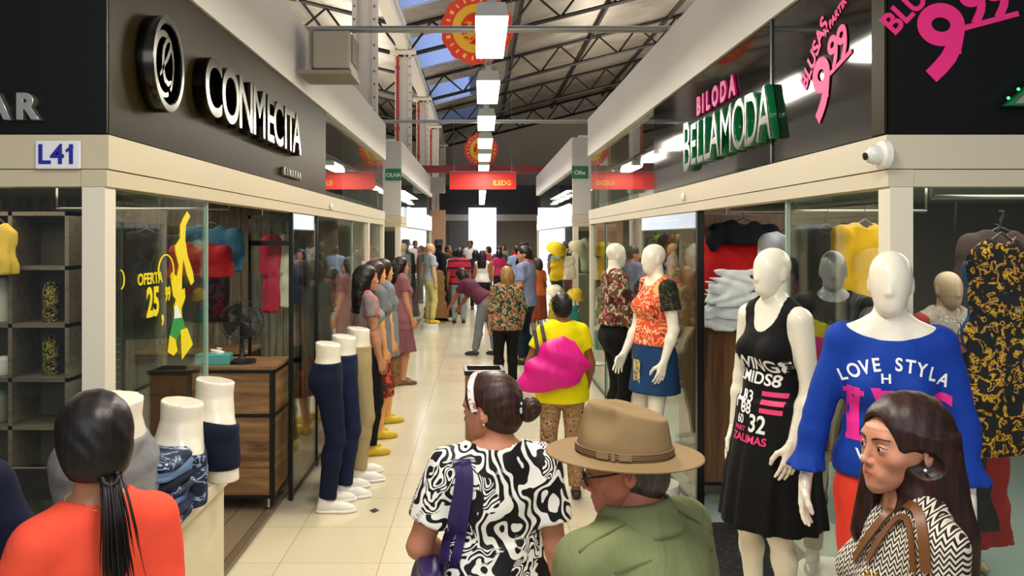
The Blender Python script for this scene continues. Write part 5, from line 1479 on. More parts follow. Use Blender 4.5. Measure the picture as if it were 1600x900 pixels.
f = Fig('mannequin', (1.26, 5.80, .18), 112, H=1.735, wide=.95, egg=True, h=.010, hh=.004, hands=.0045, head=(-10, 0, 0), bust=.9, armL=((-.16, -.05, -1), (.0, .36, -1), (0, .3, -1), (-1, 0, 0)), armR=((.1, .1, -1), (0, .5, -.9)), label='white mannequin in a red floral top and short denim skirt', cat='mannequin')
f.body(MAN_W); tp = f.top(FLO2, sleeve=None, hem=.98, g=.009, neck=(.085, .10, .08), wr=.001)
for q in (-1, 1): sdf_obj('sleeve', f.arm(q, 0, .52, .010, add2=.022), .008, pattern('dark_leaf', [(0, '15180F'), (.55, '4A4A22'), (.66, '15180F')], 22), f.root, grow=.006, Mt=f.c)
f.skirt(denim('15335A', '28507E'), top=1.02, hem=.66, flare=.03, fold=(5, .03, 0)); 
m = MB().box(-.05, .03, .148, .156, .70, .90, bevel=.003); m.build('pocket_patch', pattern('patch', [(0, 'C8B468'), (.5, '3A4A5A'), (.6, 'D8C890')], 30), f.root)
# jeans mannequins standing on the tiles (legs and waist only)
def leg_form(loc, face, H, jeans, label, cut=1.15, sneakers=True, group=None, top=1.02, length=1.93):
    f = Fig('leg_mannequin', loc, face, H=H, wide=.92, egg=True, h=.010, hands=0, label=label, cat='mannequin', group=group)
    b = Sdf().loft([(.80, 0, -.005, .125, .09), (.87, 0, -.012, .160, .108), (.95, 0, -.010, .150, .104), (1.05, 0, 0, .116, .086), (1.16, 0, .0, .118, .088)], k=.03)
    for q in (-1, 1): b.ext(f.leg(q)); b.ell(V3(q * .07, -.06, .90), (.075, .062, .08), k=.04)
    sdf_obj('body', b, .010, MAN_W, f.root, cuts=[half((0, 0, cut), (0, .12, 1)), half((0, 0, 0), (0, 0, -1))], Mt=f.c)
    f.wide = .92; f.trousers(jeans, top=top, length=length, g=.009, loose=.004, flare=.016)
    if sneakers:
        f.shoes(plain('E6E2D8', .45), kind='sneaker', sole=plain('F0ECE2', .5), name='sneaker')
        for q in (-1, 1):
            g = f.an[q] - V3(0, 0, .075); m = MB()
            for k in range(4): m.tube([g + V3(-.018, .035 + .022 * k, .082 - .010 * k), g + V3(.018, .046 + .022 * k, .080 - .010 * k)], .003, 6)
            m.build('laces', plain('C8C4B8', .7), f.root, M=f.c)
    return f
leg_form((-1.10, 5.80, 0), -82, 1.76, denim('0C1228', '141E3C'), 'legs only mannequin in navy trousers, nearest of the three by the left glass')
leg_form((-1.04, 6.12, 0), -80, 1.78, denim('0E1830', '1C2C50'), 'legs only mannequin in dark blue jeans, middle of the three by the left glass')
leg_form((-.99, 6.52, 0), -80, 1.80, cloth('A8966C', '8E7E58'), 'legs only mannequin in khaki trousers, furthest of the three by the left glass')
# counter with hip forms
t = empty('display_counter', (-1.20, 3.0, 0), 0, 'cream display counter in front of the left shop glass', 'counter')
MB().box(-.115, .125, -.62, .44, .90, .95, bevel=.006).build('counter_top', plain('DCD2B4', .3), t)
MB().box(-.10, .105, -.60, .42, 0.06, .90).build('body', plain('D6CBAA', .4), t); MB().box(-.09, .095, -.58, .40, 0, .06).build('base', plain('8A8270', .5), t)
def hip_form(loc, face, H, low, mat, label, top, length=None, tilt=6, w=.95, legs=True):
    f = Fig('hip_form', loc, face, H=H, wide=w, egg=True, h=.007, hands=0, label=label, cat='mannequin')
    f.root.location.z = loc[2] - low * f.s
    b = Sdf().loft([(low, 0, 0, .14 * w, .10 * w), (.80, 0, -.005, .150 * w, .10 * w), (.88, 0, -.012, .168 * w, .112 * w), (.96, 0, -.010, .155 * w, .105 * w), (1.05, 0, 0, .122 * w, .090 * w), (1.13, 0, .005, .126 * w, .094 * w)] if not legs else [(.80, 0, -.005, .13 * w, .09 * w), (.88, 0, -.012, .165 * w, .112 * w), (.96, 0, -.010, .152 * w, .105 * w), (1.05, 0, 0, .120 * w, .09 * w), (1.13, 0, .005, .126 * w, .094 * w)], k=.03)
    for q in (-1, 1):
        if legs: b.ext(f.leg(q))
        b.ell(V3(q * .07, -.062, .89), (.078, .064, .082), k=.04)
    sdf_obj('form', b, .007, MAN_W, f.root, cuts=[half((0, 0, 1.12), (0, .14, 1)), half((0, 0, low), (0, 0, -1))], Mt=f.c)
    g = sdf_obj('garment', b, .007, mat, f.root, grow=.010, cuts=[half((0, 0, top), (0, .22, 1)), half((0, 0, (length or low) + .001), (0, 0, -1))], warp=folds(.003, 22, 14), Mt=f.c)
    return f
STR = pattern('bleached_denim', [(0, '141C30'), (.44, '22304C'), (.52, '8FA3BE'), (.56, '1A2438'), (.63, 'B8C4D4')], 9, 1.2, sc=(1, 1, 1.4))
hip_form((-1.115, 3.36, .95), -62, 1.50, .66, denim('101626', '1C2740'), 'white hip form in dark shorts, furthest on the counter', .94, .72)
hip_form((-1.145, 3.07, .95), -68, 1.52, .70, STR, 'white hip form in bleached patchwork jeans, middle of the counter', .93)
GRM = cloth('6A6A6C', '8E8E8E', .95, 25, .8)
hip_form((-1.22, 2.62, .95), -120, 1.62, .62, GRM, 'white hip form in grey melange leggings behind the coral woman', 1.0, w=1.0)
# stack of folded jeans on the counter
rnd = random.Random(5)
JC = [STR, denim('141E34', '2A3A58'), denim('3A5478', '7088A8'), STR, denim('0E1424', '1E2A44'), denim('4A6488', '8098B8'), STR, denim('18243C', '30486C')]
for k in range(7):
    s = Sdf(); z = .952 + .0335 * k
    s.loft([(0, 0, 0, .098, .135), (.016, 0, 0, .108, .145), (.032, 0, 0, .098, .135)], sq=4); 
    o = sdf_obj('folded_jeans', s, .0055, JC[k], None, warp=folds(.003, 40, 60, k)); o.location = (-1.145 + rnd.uniform(-.006, .006), 2.82 + rnd.uniform(-.008, .008), z); o.rotation_euler = (0, 0, R(rnd.uniform(-6, 6)))
    tag(o, 'folded jeans, %s in the stack on the cream counter' % ['bottom pair', 'second pair from below', 'third pair from below', 'middle pair', 'third pair from the top', 'second pair from the top', 'topmost pair'][k], 'jeans', 'folded jeans stacked on the counter')
# ---- cabinets
def cabinet(loc, w, d, h, label, splits, feet=.09, front=M['woodx'], sidem=M['woody'], frm=M['black']):
    t = empty('cabinet', loc, 0, label, 'cabinet')
    MB().box(0, w, .012, d, feet, h - .025).build('body', sidem, t)
    m = MB(); 
    for x in (0, w - .028): m.box(x, x + .028, -.004, .012, feet, h - .025)
    for z in [feet] + splits + [h - .05]: m.box(0, w, -.003, .012, z, z + .025)
    for y in (.0, d - .025): m.box(w, w + .006, y, y + .025, feet, h - .025)
    for z in [feet] + splits + [h - .05]: m.box(w, w + .005, 0, d, z, z + .025)
    m.build('frame', frm, t)
    MB().box(-.01, w + .012, -.015, d + .01, h - .025, h, bevel=.003).build('top', M['woodx'], t)
    zs = [feet] + splits + [h - .05]
    for a, b in zip(zs, zs[1:]): MB().box(.028, w - .028, .0, .011, a + .025, b).build('front_panel', front, t)
    for x in (.05, w - .05):
        for y in (.05, d - .05): MB().lathe([(.022, 0), (.024, .008), (.012, .014), (.010, feet - .02), (.022, feet), (0, feet)], 16, M=Matrix.Translation((x, y, 0))).build('foot', M['chrome'], t, smooth=True)
    return t
cabinet((-2.05, 5.62, .03), .60, .46, 1.02, 'low wooden cabinet with a dark frame standing in the left shop doorway', [.66])
t = empty('wardrobe_panel', (1.60, 5.98, .006), 0, 'tall walnut wardrobe unit on chrome feet in the right shop doorway', 'wardrobe')
MB().box(0, .72, 0, .45, .12, 2.12, bevel=.003).build('body', M['wood'], t); MB().box(.01, .71, .01, .44, .09, .12).build('base', M['black'], t)
for x in (.07, .38, .65):
    for y in (.06, .38): MB().lathe([(.028, 0), (.030, .008), (.014, .016), (.012, .07), (.026, .09), (0, .09)], 16, M=Matrix.Translation((x, y, 0))).build('foot', M['chrome'], t, smooth=True)
# ---- hanging garments
def garment(loc, rz, w, h, mat, label, kind='shirt', sleeve=.5, depth=.055, fold=(6, .10, 1), h_=.011, group=None, cat='garment', hanger=True, mat2=None, spread=.10, flare=1.0):
    t = empty('hanging_' + kind, loc, R(rz), label, cat, group)
    s = Sdf()
    s.loft([(-h, 0, 0, w * .5 * flare, depth * 1.15), (-h * .55, 0, 0, w * .44 * (1 + (flare - 1) * .4), depth), (-.16, 0, 0, w * .46, depth * .85), (-.07, 0, 0, w * .45, depth * .7), (0, 0, 0, w * .20, depth * .55)], fold=fold, k=.02)
    if kind in ('shirt', 'jacket', 'dress', 'blouse') and sleeve:
        for q in (-1, 1):
            a = V3(q * w * .40, 0, -.075); b = a + V3(q * sleeve * spread, .01, -sleeve * .92); s.cone(a, b, .055, .042, k=.03)
    o = sdf_obj('cloth', s, h_, mat, t, warp=folds(.004, 16, 8, w * 9), cuts=[minus_ell((0, .02, .02), (.07, .09, .06))])
    if hanger:
        MB().tube([(-w * .38, 0, -.07), (0, 0, .02), (w * .38, 0, -.07)], .006, 8).tube([(0, 0, .02), (0, 0, .07), (.015, 0, .09), (.012, 0, .115), (-.008, 0, .12)], .0025, 6).build('hanger', plain('2A2A2A', .4), t, smooth='all')
    return t
FLR = pattern('marigold_floral', [(0, '0E0A0C'), (.53, 'C8801A'), (.57, 'E8B82A'), (.61, '8A2018'), (.64, '0E0A0C'), (.72, 'B89A70')], 26, .8)
garment((1.90, 5.925, 2.0), 0, .46, .42, cloth('C01818', '9A1212'), 'red shirt hanging on the walnut wardrobe behind the white shirts', sleeve=.35, depth=.03)
garment((1.92, 5.84, 2.08), 0, .50, .17, cloth('121420'), 'navy jacket collar hanging over the red shirt on the wardrobe', 'jacket', sleeve=.12)
# white folded shirts pinned to the wardrobe
WHC = cloth('E2E6E8', 'CDD4D8', .6, 6, .2)
for k, (dz, w, lab) in enumerate(((0, .40, 'white shirt pinned flat on the wardrobe, lowest layer'), (.09, .37, 'white shirt pinned on the wardrobe, middle layer'), (.18, .32, 'white shirt pinned on the wardrobe, top layer'))):
    s = Sdf().loft([(0, 0, 0, w * .5, .012), (.05, 0, 0, w * .52, .018), (.24, 0, 0, w * .5, .016), (.27, 0, 0, w * .46, .012)], sq=4)
    o = sdf_obj('folded_shirt', s, .007, WHC, None, warp=folds(.004, 30, 22, k)); o.location = (1.86 - .005 * k, 5.87 - .028 * k, 1.27 + dz); tag(o, lab, 'shirt', 'white shirts pinned on the wardrobe')
# inside the right shop
f = Fig('mannequin', (1.92, 4.35, .15), 160, H=1.74, wide=.95, egg=True, h=.012, hh=.005, hands=.006, label='grey mannequin dressed in black behind the right glass', cat='mannequin')
f.body(M['mannegrey']); f.top(cloth('0A0A0D'), sleeve=1.9, hem=.6, g=.014); f.trousers(cloth('101014'))
p = plinth(1.92, 4.35, .15); tag(p, 'plinth under the grey mannequin behind the right glass', 'plinth')
f = Fig('mannequin', (2.78, 4.75, .02), 185, H=1.74, wide=.98, egg=True, h=.012, hh=.005, hands=.006, label='tan mannequin in a red dress with a grey lace collar inside the right shop', cat='mannequin')
f.body(plain('A08A74', .4)); f.top(cloth('8E2A22', '6E1E1A'), sleeve=.6, hem=.55, g=.012); f.skirt(cloth('8E2A22', '6E1E1A'), top=1.05, hem=.45)
lc = Sdf().ext(f.torso()); sdf_obj('lace_collar', lc, .012, pattern('lace', [(0, '8A8078'), (.5, '5A524C'), (.56, 'A89E94')], 60), f.root, grow=.022, cuts=[half((0, 0, 1.33), (0, 0, -1)), minus_ell((0, .02, 1.49), (.075, .08, .06))], Mt=f.c)
YG = cloth('D8A818', 'B88A10')
garment((2.24, 4.66, 2.04), 20, .44, .75, YG, 'bright yellow shirt hanging beside the corner post inside the right shop', sleeve=.55, flare=1.25)
garment((2.22, 5.14, 2.02), 0, .46, .80, cloth('101216'), 'black jacket hanging inside the right shop nearest the glass', 'jacket', sleeve=.55)
garment((2.03, 5.3, 2.00), 0, .30, .80, cloth('C8D0D8', 'A8B4C0'), 'pale blue shirt hanging behind the black jacket in the right shop', sleeve=.5)
garment((2.55, 5.3, 2.0), 0, .44, .85, cloth('16181E'), 'charcoal coat hanging beside the yellow shirt in the right shop', 'jacket', sleeve=.6)
o = MB().tube([(1.62, 5.2, 2.125), (2.9, 5.2, 2.125)], .012, 10).tube([(1.62, 5.2, 2.125), (1.62, 5.2, 2.36)], .008, 8).tube([(2.9, 5.2, 2.125), (2.9, 5.2, 2.36)], .008, 8).build('clothes_rail', M['steel'], smooth='all'); tag(o, 'steel clothes rail hung from the right shop ceiling behind the first garments', 'rail')
garment((2.345, 3.60, 1.955), 8, .34, .98, FLR, 'long black dress with marigold flowers hanging behind the right front glass', 'dress', sleeve=0, flare=1.3)
garment((2.56, 3.66, 1.72), 0, .40, .50, pattern('olive_print', [(0, '6A6414'), (.55, '8A8420'), (.62, 'B8A838')], 18), 'olive printed blouse hanging at the right edge of the photo', 'blouse', sleeve=.25)
garment((2.58, 4.0, 1.90), 0, .32, .5, cloth('2E5AA0'), 'blue jacket with a yellow stripe hanging over the olive blouse', 'jacket', sleeve=0)
o = MB().box(-.02, .02, -.075, -.06, -.45, -.02).build('stripe', plain('E8C820', .6)); o.parent = [q for q in bpy.data.objects if q.get('label', '').startswith('blue jacket')][0]
garment((2.45, 4.1, 1.40), 0, .30, .95, cloth('0A0B0C', '15171A', .5), 'long black sequinned dress hanging low in the right shop', 'dress', sleeve=0, flare=1.2)
garment((2.28, 4.05, 1.28), 0, .26, .50, denim('5A7488', '8CA4B4'), 'light blue jeans hanging low beside the black sequinned dress', 'jeans', sleeve=0, fold=(4, .08, 0))
garment((2.72, 4.3, 1.20), 0, .26, .90, cloth('A01A1C', '7A1014'), 'red skirt hanging low at the right edge of the photo', 'skirt', sleeve=0)
garment((3.25, 5.0, 2.0), 0, .5, 1.1, cloth('3A2A26'), 'dark brown coat hanging deeper in the right shop', 'jacket', sleeve=.6)
o = MB().tube([(2.1, 3.72, 2.14), (3.3, 3.72, 2.14)], .012, 10).tube([(2.1, 3.72, 2.14), (2.1, 3.72, 2.36)], .008, 8).tube([(3.3, 3.72, 2.14), (3.3, 3.72, 2.36)], .008, 8).build('clothes_rail', M['steel'], smooth='all'); tag(o, 'steel clothes rail behind the right front glass', 'rail')
# handbag hanging behind the front glass
t = empty('handbag', (2.62, 3.50, 1.88), 0, 'black quilted handbag with curved handles behind the right front glass', 'bag')
sdf_obj('body', Sdf().loft([(0, 0, 0, .17, .05), (.05, 0, 0, .18, .06), (.18, 0, 0, .17, .05), (.21, 0, 0, .165, .04)], sq=4), .008, plain('0B0B0D', .3), t, warp=lambda X, Y, Z: .003 * np.sin(60 * (X + Z)) * np.sin(60 * (X - Z)))
MB().tube([(.11 * math.cos(R(a)), -.055, .14 - .085 * math.sin(R(a))) for a in range(0, 181, 12)], .007, 8).build('handle', plain('8A8676', .4), t, smooth='all')
# black foot mat by the right doorway
o = MB().box(1.32, 2.0, 4.35, 5.45, .0065, .014).build('door_mat', pattern('mat_print', [(0, '0E0D0F'), (.60, '5A5A5E'), (.615, '0E0D0F')], 9, 2.5)); tag(o, 'black doormat with a faint pale drawing in the right doorway', 'mat')
# inside the left shop
t = empty('shelf_unit', (-3.35, 5.0, .03), 0, 'grey wooden shelf unit behind the left front glass', 'shelf')
SW = wood_mat('shelf_wood', '6E6456', '463E34', 1, 'x', .5)
for z in (.1, .72, 1.02, 1.36, 1.72, 2.06): MB().box(0, .78, 0, .34, z, z + .025).build('shelf_board', SW, t)
for x in (0, .40, .755): MB().box(x, x + .025, 0, .34, 0, 2.085).build('upright', SW, t)
MB().box(0, .78, .33, .345, 0, 2.085).build('back_board', plain('5A5346', .7), t)
VM = pattern('vase_print', [(0, '14120E'), (.5, 'B8A83A'), (.56, '14120E'), (.66, 'D8D4C8')], 40)
def vase(x, z, hh, mat, lab):
    o = MB().lathe([(0, 0), (.045, 0), (.05, .01), (.047, hh * .5), (.05, hh * .8), (.035, hh * .93), (.022, hh), (0, hh)], 24).build('vase', mat, smooth=True); o.location = (-3.35 + x, 5.13, .03 + z); tag(o, lab, 'vase', 'vases on the left shelf unit')
vase(.60, 1.386, .26, VM, 'black and yellow speckled vase on the upper shelf'); vase(.60, 1.046, .25, VM, 'black and yellow speckled vase on the lower shelf')
vase(.30, 1.386, .28, plain('C8C4BC', .4), 'pale vase on the upper shelf beside the speckled one'); vase(.30, 1.046, .12, plain('D8D4CC', .4), 'small white pot on the lower shelf')
vase(.28, .746, .2, plain('8A8478', .4), 'grey pot low on the left shelf unit')
garment((-2.98, 4.94, 2.06), 0, .26, .34, cloth('C8A848', 'A88A34'), 'yellow shirt hanging at the top of the left shelf unit', sleeve=0)
t = empty('roller_screen', (-2.55, 5.15, .03), 0, 'black slatted roller screen standing beside the left shelf unit', 'screen')
m = MB()
for k in range(42): m.box(.02, .24, 0, .02, .04 + .048 * k, .078 + .048 * k)
m.build('slats', plain('14161C', .3), t); MB().box(0, .02, -.01, .03, 0, 2.1).box(.24, .26, -.01, .03, 0, 2.1).box(0, .26, -.01, .03, 2.06, 2.1).build('frame', M['black'], t)
t = empty('ceiling_lamp', (-2.50, 3.7, 2.36), 0, 'round glowing ceiling lamp inside the left shop', 'lamp')
MB().lathe([(0, -.001), (.19, -.001), (.17, -.03), (.1, -.055), (0, -.06)], 32).build('shade', emit('round_lamp', 'E6FFF4', 5), t, smooth=True)
t = empty('ceiling_lamp', (3.0, 3.62, 2.36), 0, 'round glowing ceiling lamp inside the right shop', 'lamp')
MB().lathe([(0, -.001), (.24, -.001), (.2, -.03), (.12, -.05), (0, -.055)], 32).build('shade', emit('round_lamp_b', 'FFF2D8', 2.2), t, smooth=True)
t = empty('desk_fan', (-1.72, 5.78, 1.05), R(20), 'black round desk fan on the low wooden cabinet', 'fan')
FB = plain('0D0D0E', .35)
MB().lathe([(0, 0), (.10, 0), (.10, .02), (.03, .03), (.018, .05), (.016, .13), (0, .14)], 24).build('base', FB, t, smooth=True)
g = MB(); 
for r_ in (.15, .11, .06): g.tube([(r_ * math.cos(R(a)), -.03 - (.03 if r_ < .14 else 0), .30 + r_ * math.sin(R(a))) for a in range(0, 361, 15)], .003, 6)
for a in range(0, 360, 12): g.tube([(0, -.065, .30), (.11 * math.cos(R(a)), -.058, .30 + .11 * math.sin(R(a))), (.15 * math.cos(R(a)), -.03, .30 + .15 * math.sin(R(a)))], .0018, 5)
g.build('guard', FB, t); b = MB()
for k in range(4):
    a0 = R(90 * k); b.grid(lambda u, v: V3((.02 + .115 * u) * math.cos(a0 + v * .9), -.01 + .02 * v, .30 + (.02 + .115 * u) * math.sin(a0 + v * .9)), 6, 6)
bo = b.build('blades', FB, t); solidify(bo, .003)
MB().lathe([(0, 0), (.04, 0), (.045, .06), (.03, .1), (0, .1)], 20, M=Matrix.Translation((0, .0, .30)) @ Matrix.Rotation(R(-90), 4, 'X')).tube([(0, .03, .13), (0, .03, .28)], .014, 10).build('motor', FB, t, smooth=True)
t = empty('tissue_box', (-1.90, 5.72, 1.05), R(4), 'teal box with a tissue on the low wooden cabinet', 'box')
MB().box(-.12, .12, -.06, .06, 0, .075, bevel=.006).build('box', plain('4E9E98', .5), t); sdf_obj('tissue', Sdf().ell((.02, 0, .085), (.05, .02, .025)), .005, plain('E6EAEA', .8), t, warp=folds(.006, 60, 60))
# black framed glass leaf and curtain boards in the doorway of the left shop
t = empty('glass_door_leaf', (-1.84, 6.35, .03), 0, 'black framed glass door leaf standing open inside the left shop', 'door')
MB().box(0, .02, 0, .03, 0, 2.1).box(.40, .42, 0, .03, 0, 2.1).box(0, .42, 0, .03, 2.07, 2.1).box(0, .42, 0, .03, 0, .06).box(0, .42, 0, .03, .93, .97).box(0, .42, 0, .03, 1.86, 1.90).build('frame', M['black'], t); MB().box(.02, .40, .012, .018, .06, 2.07).build('pane', M['glass'], t)
garment((-2.05, 6.1, 2.05), 0, .46, .36, cloth('3A6A88', '24485E'), 'patterned blue shirt hanging high in the left shop', sleeve=.2)
garment((-2.08, 5.95, 1.92), 0, .44, .26, cloth('A01C24', '701018'), 'red shirt hanging just below the patterned blue one in the left shop', sleeve=.1)
garment((-2.5, 6.0, 2.0), 0, .5, .8, cloth('14161C'), 'black jacket hanging in the left shop beside the blue shirt', 'jacket', sleeve=.5)
o = MB().tube([(-3.2, 6.05, 2.17), (-1.9, 6.05, 2.17)], .012, 10).tube([(-3.2, 6.05, 2.17), (-3.2, 6.05, 2.36)], .008, 8).tube([(-1.9, 6.05, 2.17), (-1.9, 6.05, 2.36)], .008, 8).build('clothes_rail', M['steel'], smooth='all'); tag(o, 'steel clothes rail in the left shop', 'rail')
cabinet((-3.1, 7.2, .03), 1.0, .45, .9, 'dark low cabinet at the back of the left shop', [.5], front=plain('2A2420', .5), sidem=plain('2A2420', .5))
t = empty('wall_print', (-2.9, 8.25, 1.5), 0, 'dark framed poster on the board wall of the left shop', 'poster')
MB().box(-.3, .3, 0, .025, -.4, .5).build('frame', M['black'], t); MB().box(-.27, .27, -.004, 0, -.37, .47).build('print', pattern('wall_art', [(0, '1A2A3A'), (.5, '6A1A1E'), (.6, '2A4A5A')], 6), t)
# sale goods behind the glass further along the left shop
cols = ['B02040', 'D0C8B8', '2A3A6A', '7A3A5A', '3A3A3C', 'C86A7A']
nm = ['crimson', 'cream', 'navy', 'plum', 'charcoal', 'pink']
for i in range(6):
    garment((-1.85, 7.1 + .50 * i, 2.0), 90, .36, .7, cloth(cols[i]), '%s blouse hanging behind the left glass past the jeans mannequins' % nm[i], 'blouse', sleeve=.3, h_=.016)
o = MB().tube([(-1.9, 7.0, 2.125), (-1.9, 9.8, 2.125)], .012, 8).tube([(-1.9, 7.0, 2.125), (-1.9, 7.0, 2.36)], .008, 8).tube([(-1.9, 9.8, 2.125), (-1.9, 9.8, 2.36)], .008, 8).build('clothes_rail', M['steel']); tag(o, 'clothes rail running along the left glass', 'rail')
cols = ['6A2A22', 'C8B028', '2A6A62', 'B84A3A', '1A1A1E', '8A9A3A', '3A5A9A', 'D8D0C0']
nm = ['rust', 'yellow', 'teal', 'coral', 'black', 'moss green', 'denim blue', 'ivory']
for i in range(7):
    garment((2.0, 6.8 + .46 * i, 2.0), 90, .34, .75, cloth(cols[i]) if i % 3 else pattern('shelf_print_%d' % i, [(0, cols[i]), (.5, cols[(i + 2) % 8]), (.6, cols[i])], 14), '%s blouse hanging behind the right glass near the mannequin pair' % nm[i], 'blouse', sleeve=.3, h_=.016)
o = MB().tube([(2.0, 6.5, 2.125), (2.0, 10.2, 2.125)], .012, 8).tube([(2.0, 6.5, 2.125), (2.0, 6.5, 2.36)], .008, 8).tube([(2.0, 10.2, 2.125), (2.0, 10.2, 2.36)], .008, 8).build('clothes_rail', M['steel']); tag(o, 'clothes rail running along the right glass', 'rail')
# ---------------------------------------------------------------- people further along the aisle
def shopper(label, X, Y, face, H, skin, hairm, hairstyle, top, bottom, fem=True, wide=1.0, sleeve=.55, skirt=None, shoes='2A2420', hem=.90, length=1.92, loose=0, name='person', cat='person', hsub=None, **k):
    h = .012 if Y < 12 else (.016 if Y < 20 else .022)
    f = Fig(name, (X, Y, 0), face, H=H, fem=fem, wide=wide, h=h, hh=.005 if Y < 12 else (.008 if Y < 20 else .012), hands=.006 if Y < 12 else .009, label=label, cat=cat, **k)
    f.body(skin, eyes=Y < 12, brows=None)
    f.top(top, sleeve=sleeve, hem=hem, g=.012, loose=loose, sleeve_loose=.012, wr=.003, ph=X * 7)
    if skirt: f.skirt(bottom, top=1.0, hem=skirt[0], flare=skirt[1])
    else: f.trousers(bottom, length=length, loose=.004, flare=.012)
    f.shoes(plain(shoes, .5))
    if hairstyle == 'bob': f.hair(hairm, 'long', g=.012, h=f.hh)
    elif hairstyle == 'long':
        xt = Sdf().loft([(-.30, 0, -.085, .075, .03), (-.15, 0, -.085, .092, .045), (-.05, 0, -.06, .088, .06), (.02, 0, -.04, .08, .07)], k=.03); f.hair(hairm, 'long', g=.010, h=f.hh, extra=xt)
    elif hairstyle == 'pulled': f.hair(hairm, 'pulled', g=.008, h=f.hh, cuts=[half((0, -.02, -.07), (0, .4, -1))])
    elif hairstyle == 'short': f.hair(hairm, 'short', g=.008, h=f.hh)
    return f
# woman in yellow with the pink bag
f = shopper('woman in a yellow T-shirt and patterned leggings with a pink bag on her back', .62, 6.05, 4, 1.53, SK_BR, HB, 'pulled', cloth('E8E000', 'C8BE00', .8, 8, .25), pattern('tattoo_leggings', [(0, '8A6A4A'), (.44, 'B88A50'), (.50, '4A4A4E'), (.56, 'C8A070'), (.62, '6A3A34')], 20, 1.6), wide=1.08, sleeve=.5, hem=.80, loose=.006,
            armL=((-.42, .05, -1), (.3, .9, -.25)), armR=((.30, .06, -1), (.0, .5, -.8)), head=(0, 8, 0), footL=(-.11, .05, .075), footR=(.11, -.06, .075))
T_ = f.c @ f.T
m = MB().tube([T_ @ V3(0, -.065, 1.50), T_ @ V3(.0, -.068, 1.46), T_ @ V3(.006, -.075, 1.425)], .004, 6); m.build('cord', plain('1A1210', .7), f.root)
bag = empty('gym_bag', (.53, 5.84, 1.00), R(4), 'bright pink drawstring bag slung across the back of the woman in yellow', 'bag')
bs = Sdf()
Mb = Matrix.Rotation(R(-118), 4, 'Y')
bs.loft([(-.25, 0, 0, .11, .055), (-.18, 0, 0, .165, .085), (-.03, 0, 0, .185, .105), (.12, 0, 0, .135, .085), (.23, 0, 0, .07, .05), (.28, 0, 0, .03, .03)], Mb, sq=2.4, k=.03)
sdf_obj('pouch', bs, .010, cloth('D81884', 'B81070', .45, 6, .3, .5), bag, warp=lambda X, Y, Z: .009 * np.sin(16 * X + 5 * np.sin(9 * Z)) * np.clip((Z + .3) * 2, .2, 1) + .004 * np.sin(34 * Z + 12 * X))
MB().ribbon([V3(-.10, -.03, .06), V3(-.115, .0, .17), V3(-.125, .06, .27), V3(-.12, .14, .315)], [V3(0, -1, .2)] * 4, .028, .006).build('strap', plain('15110F', .6), bag)
MB().ribbon([V3(-.055, -.03, .12), V3(-.060, .0, .22), V3(-.07, .06, .30), V3(-.07, .14, .335)], [V3(0, -1, .2)] * 4, .026, .006).build('strap', plain('15110F', .6), bag)
# woman in the patterned blouse
shopper('blonde woman in a green and orange patterned blouse and black trousers', .34, 10.45, 8, 1.57, SK_TAN, HBL, 'bob', pattern('jungle_print', [(0, '1E2A20'), (.44, '4A5A44'), (.50, 'B8A880'), (.55, 'A8502A'), (.62, '2A3A34')], 12, 2.2), cloth('0C0C0E'), wide=1.12, sleeve=1.1, hem=.82, loose=.012, shoes='1A1614', head=(24, 0, 0), armR=((.3, .06, -1), (.1, .7, -.7)))
shopper('bearded man in a light blue short sleeved shirt and dark jeans', .70, 12.4, 62, 1.82, SK_TAN, HB, 'short', pattern('blue_check', [(0, '7E88AE'), (.5, '6A74A0'), (.58, '98A0C0')], 40), denim('14202E', '22384A'), fem=False, sleeve=.6, hem=.84, loose=.012, head=(22, 8, 0))
b = [o for o in bpy.data.objects if o.get('label', '').startswith('bearded')][0]
shopper('man in a red shirt with black stripes and grey jeans', -.48, 18.3, 4, 1.72, SK_BR, HB, 'short', stripes_mat('rugby', [(0, 'A01C30'), (.40, '14101A'), (.52, 'A01C30'), (.86, '14101A'), (.96, 'A01C30')], .36, off=-.02), denim('7A8288', '959CA0'), fem=False, wide=1.12, sleeve=.7, hem=.88, loose=.01, shoes='15110F')
m = [o for o in bpy.data.objects if o.get('label', '').startswith('man in a red shirt')][0]
shopper('woman with long dark hair in a white top and black skirt', .06, 18.6, -14, 1.66, SK_BR, HB, 'long', cloth('DCD8CE'), cloth('101016'), sleeve=None, skirt=(.42, .0), hem=.95)
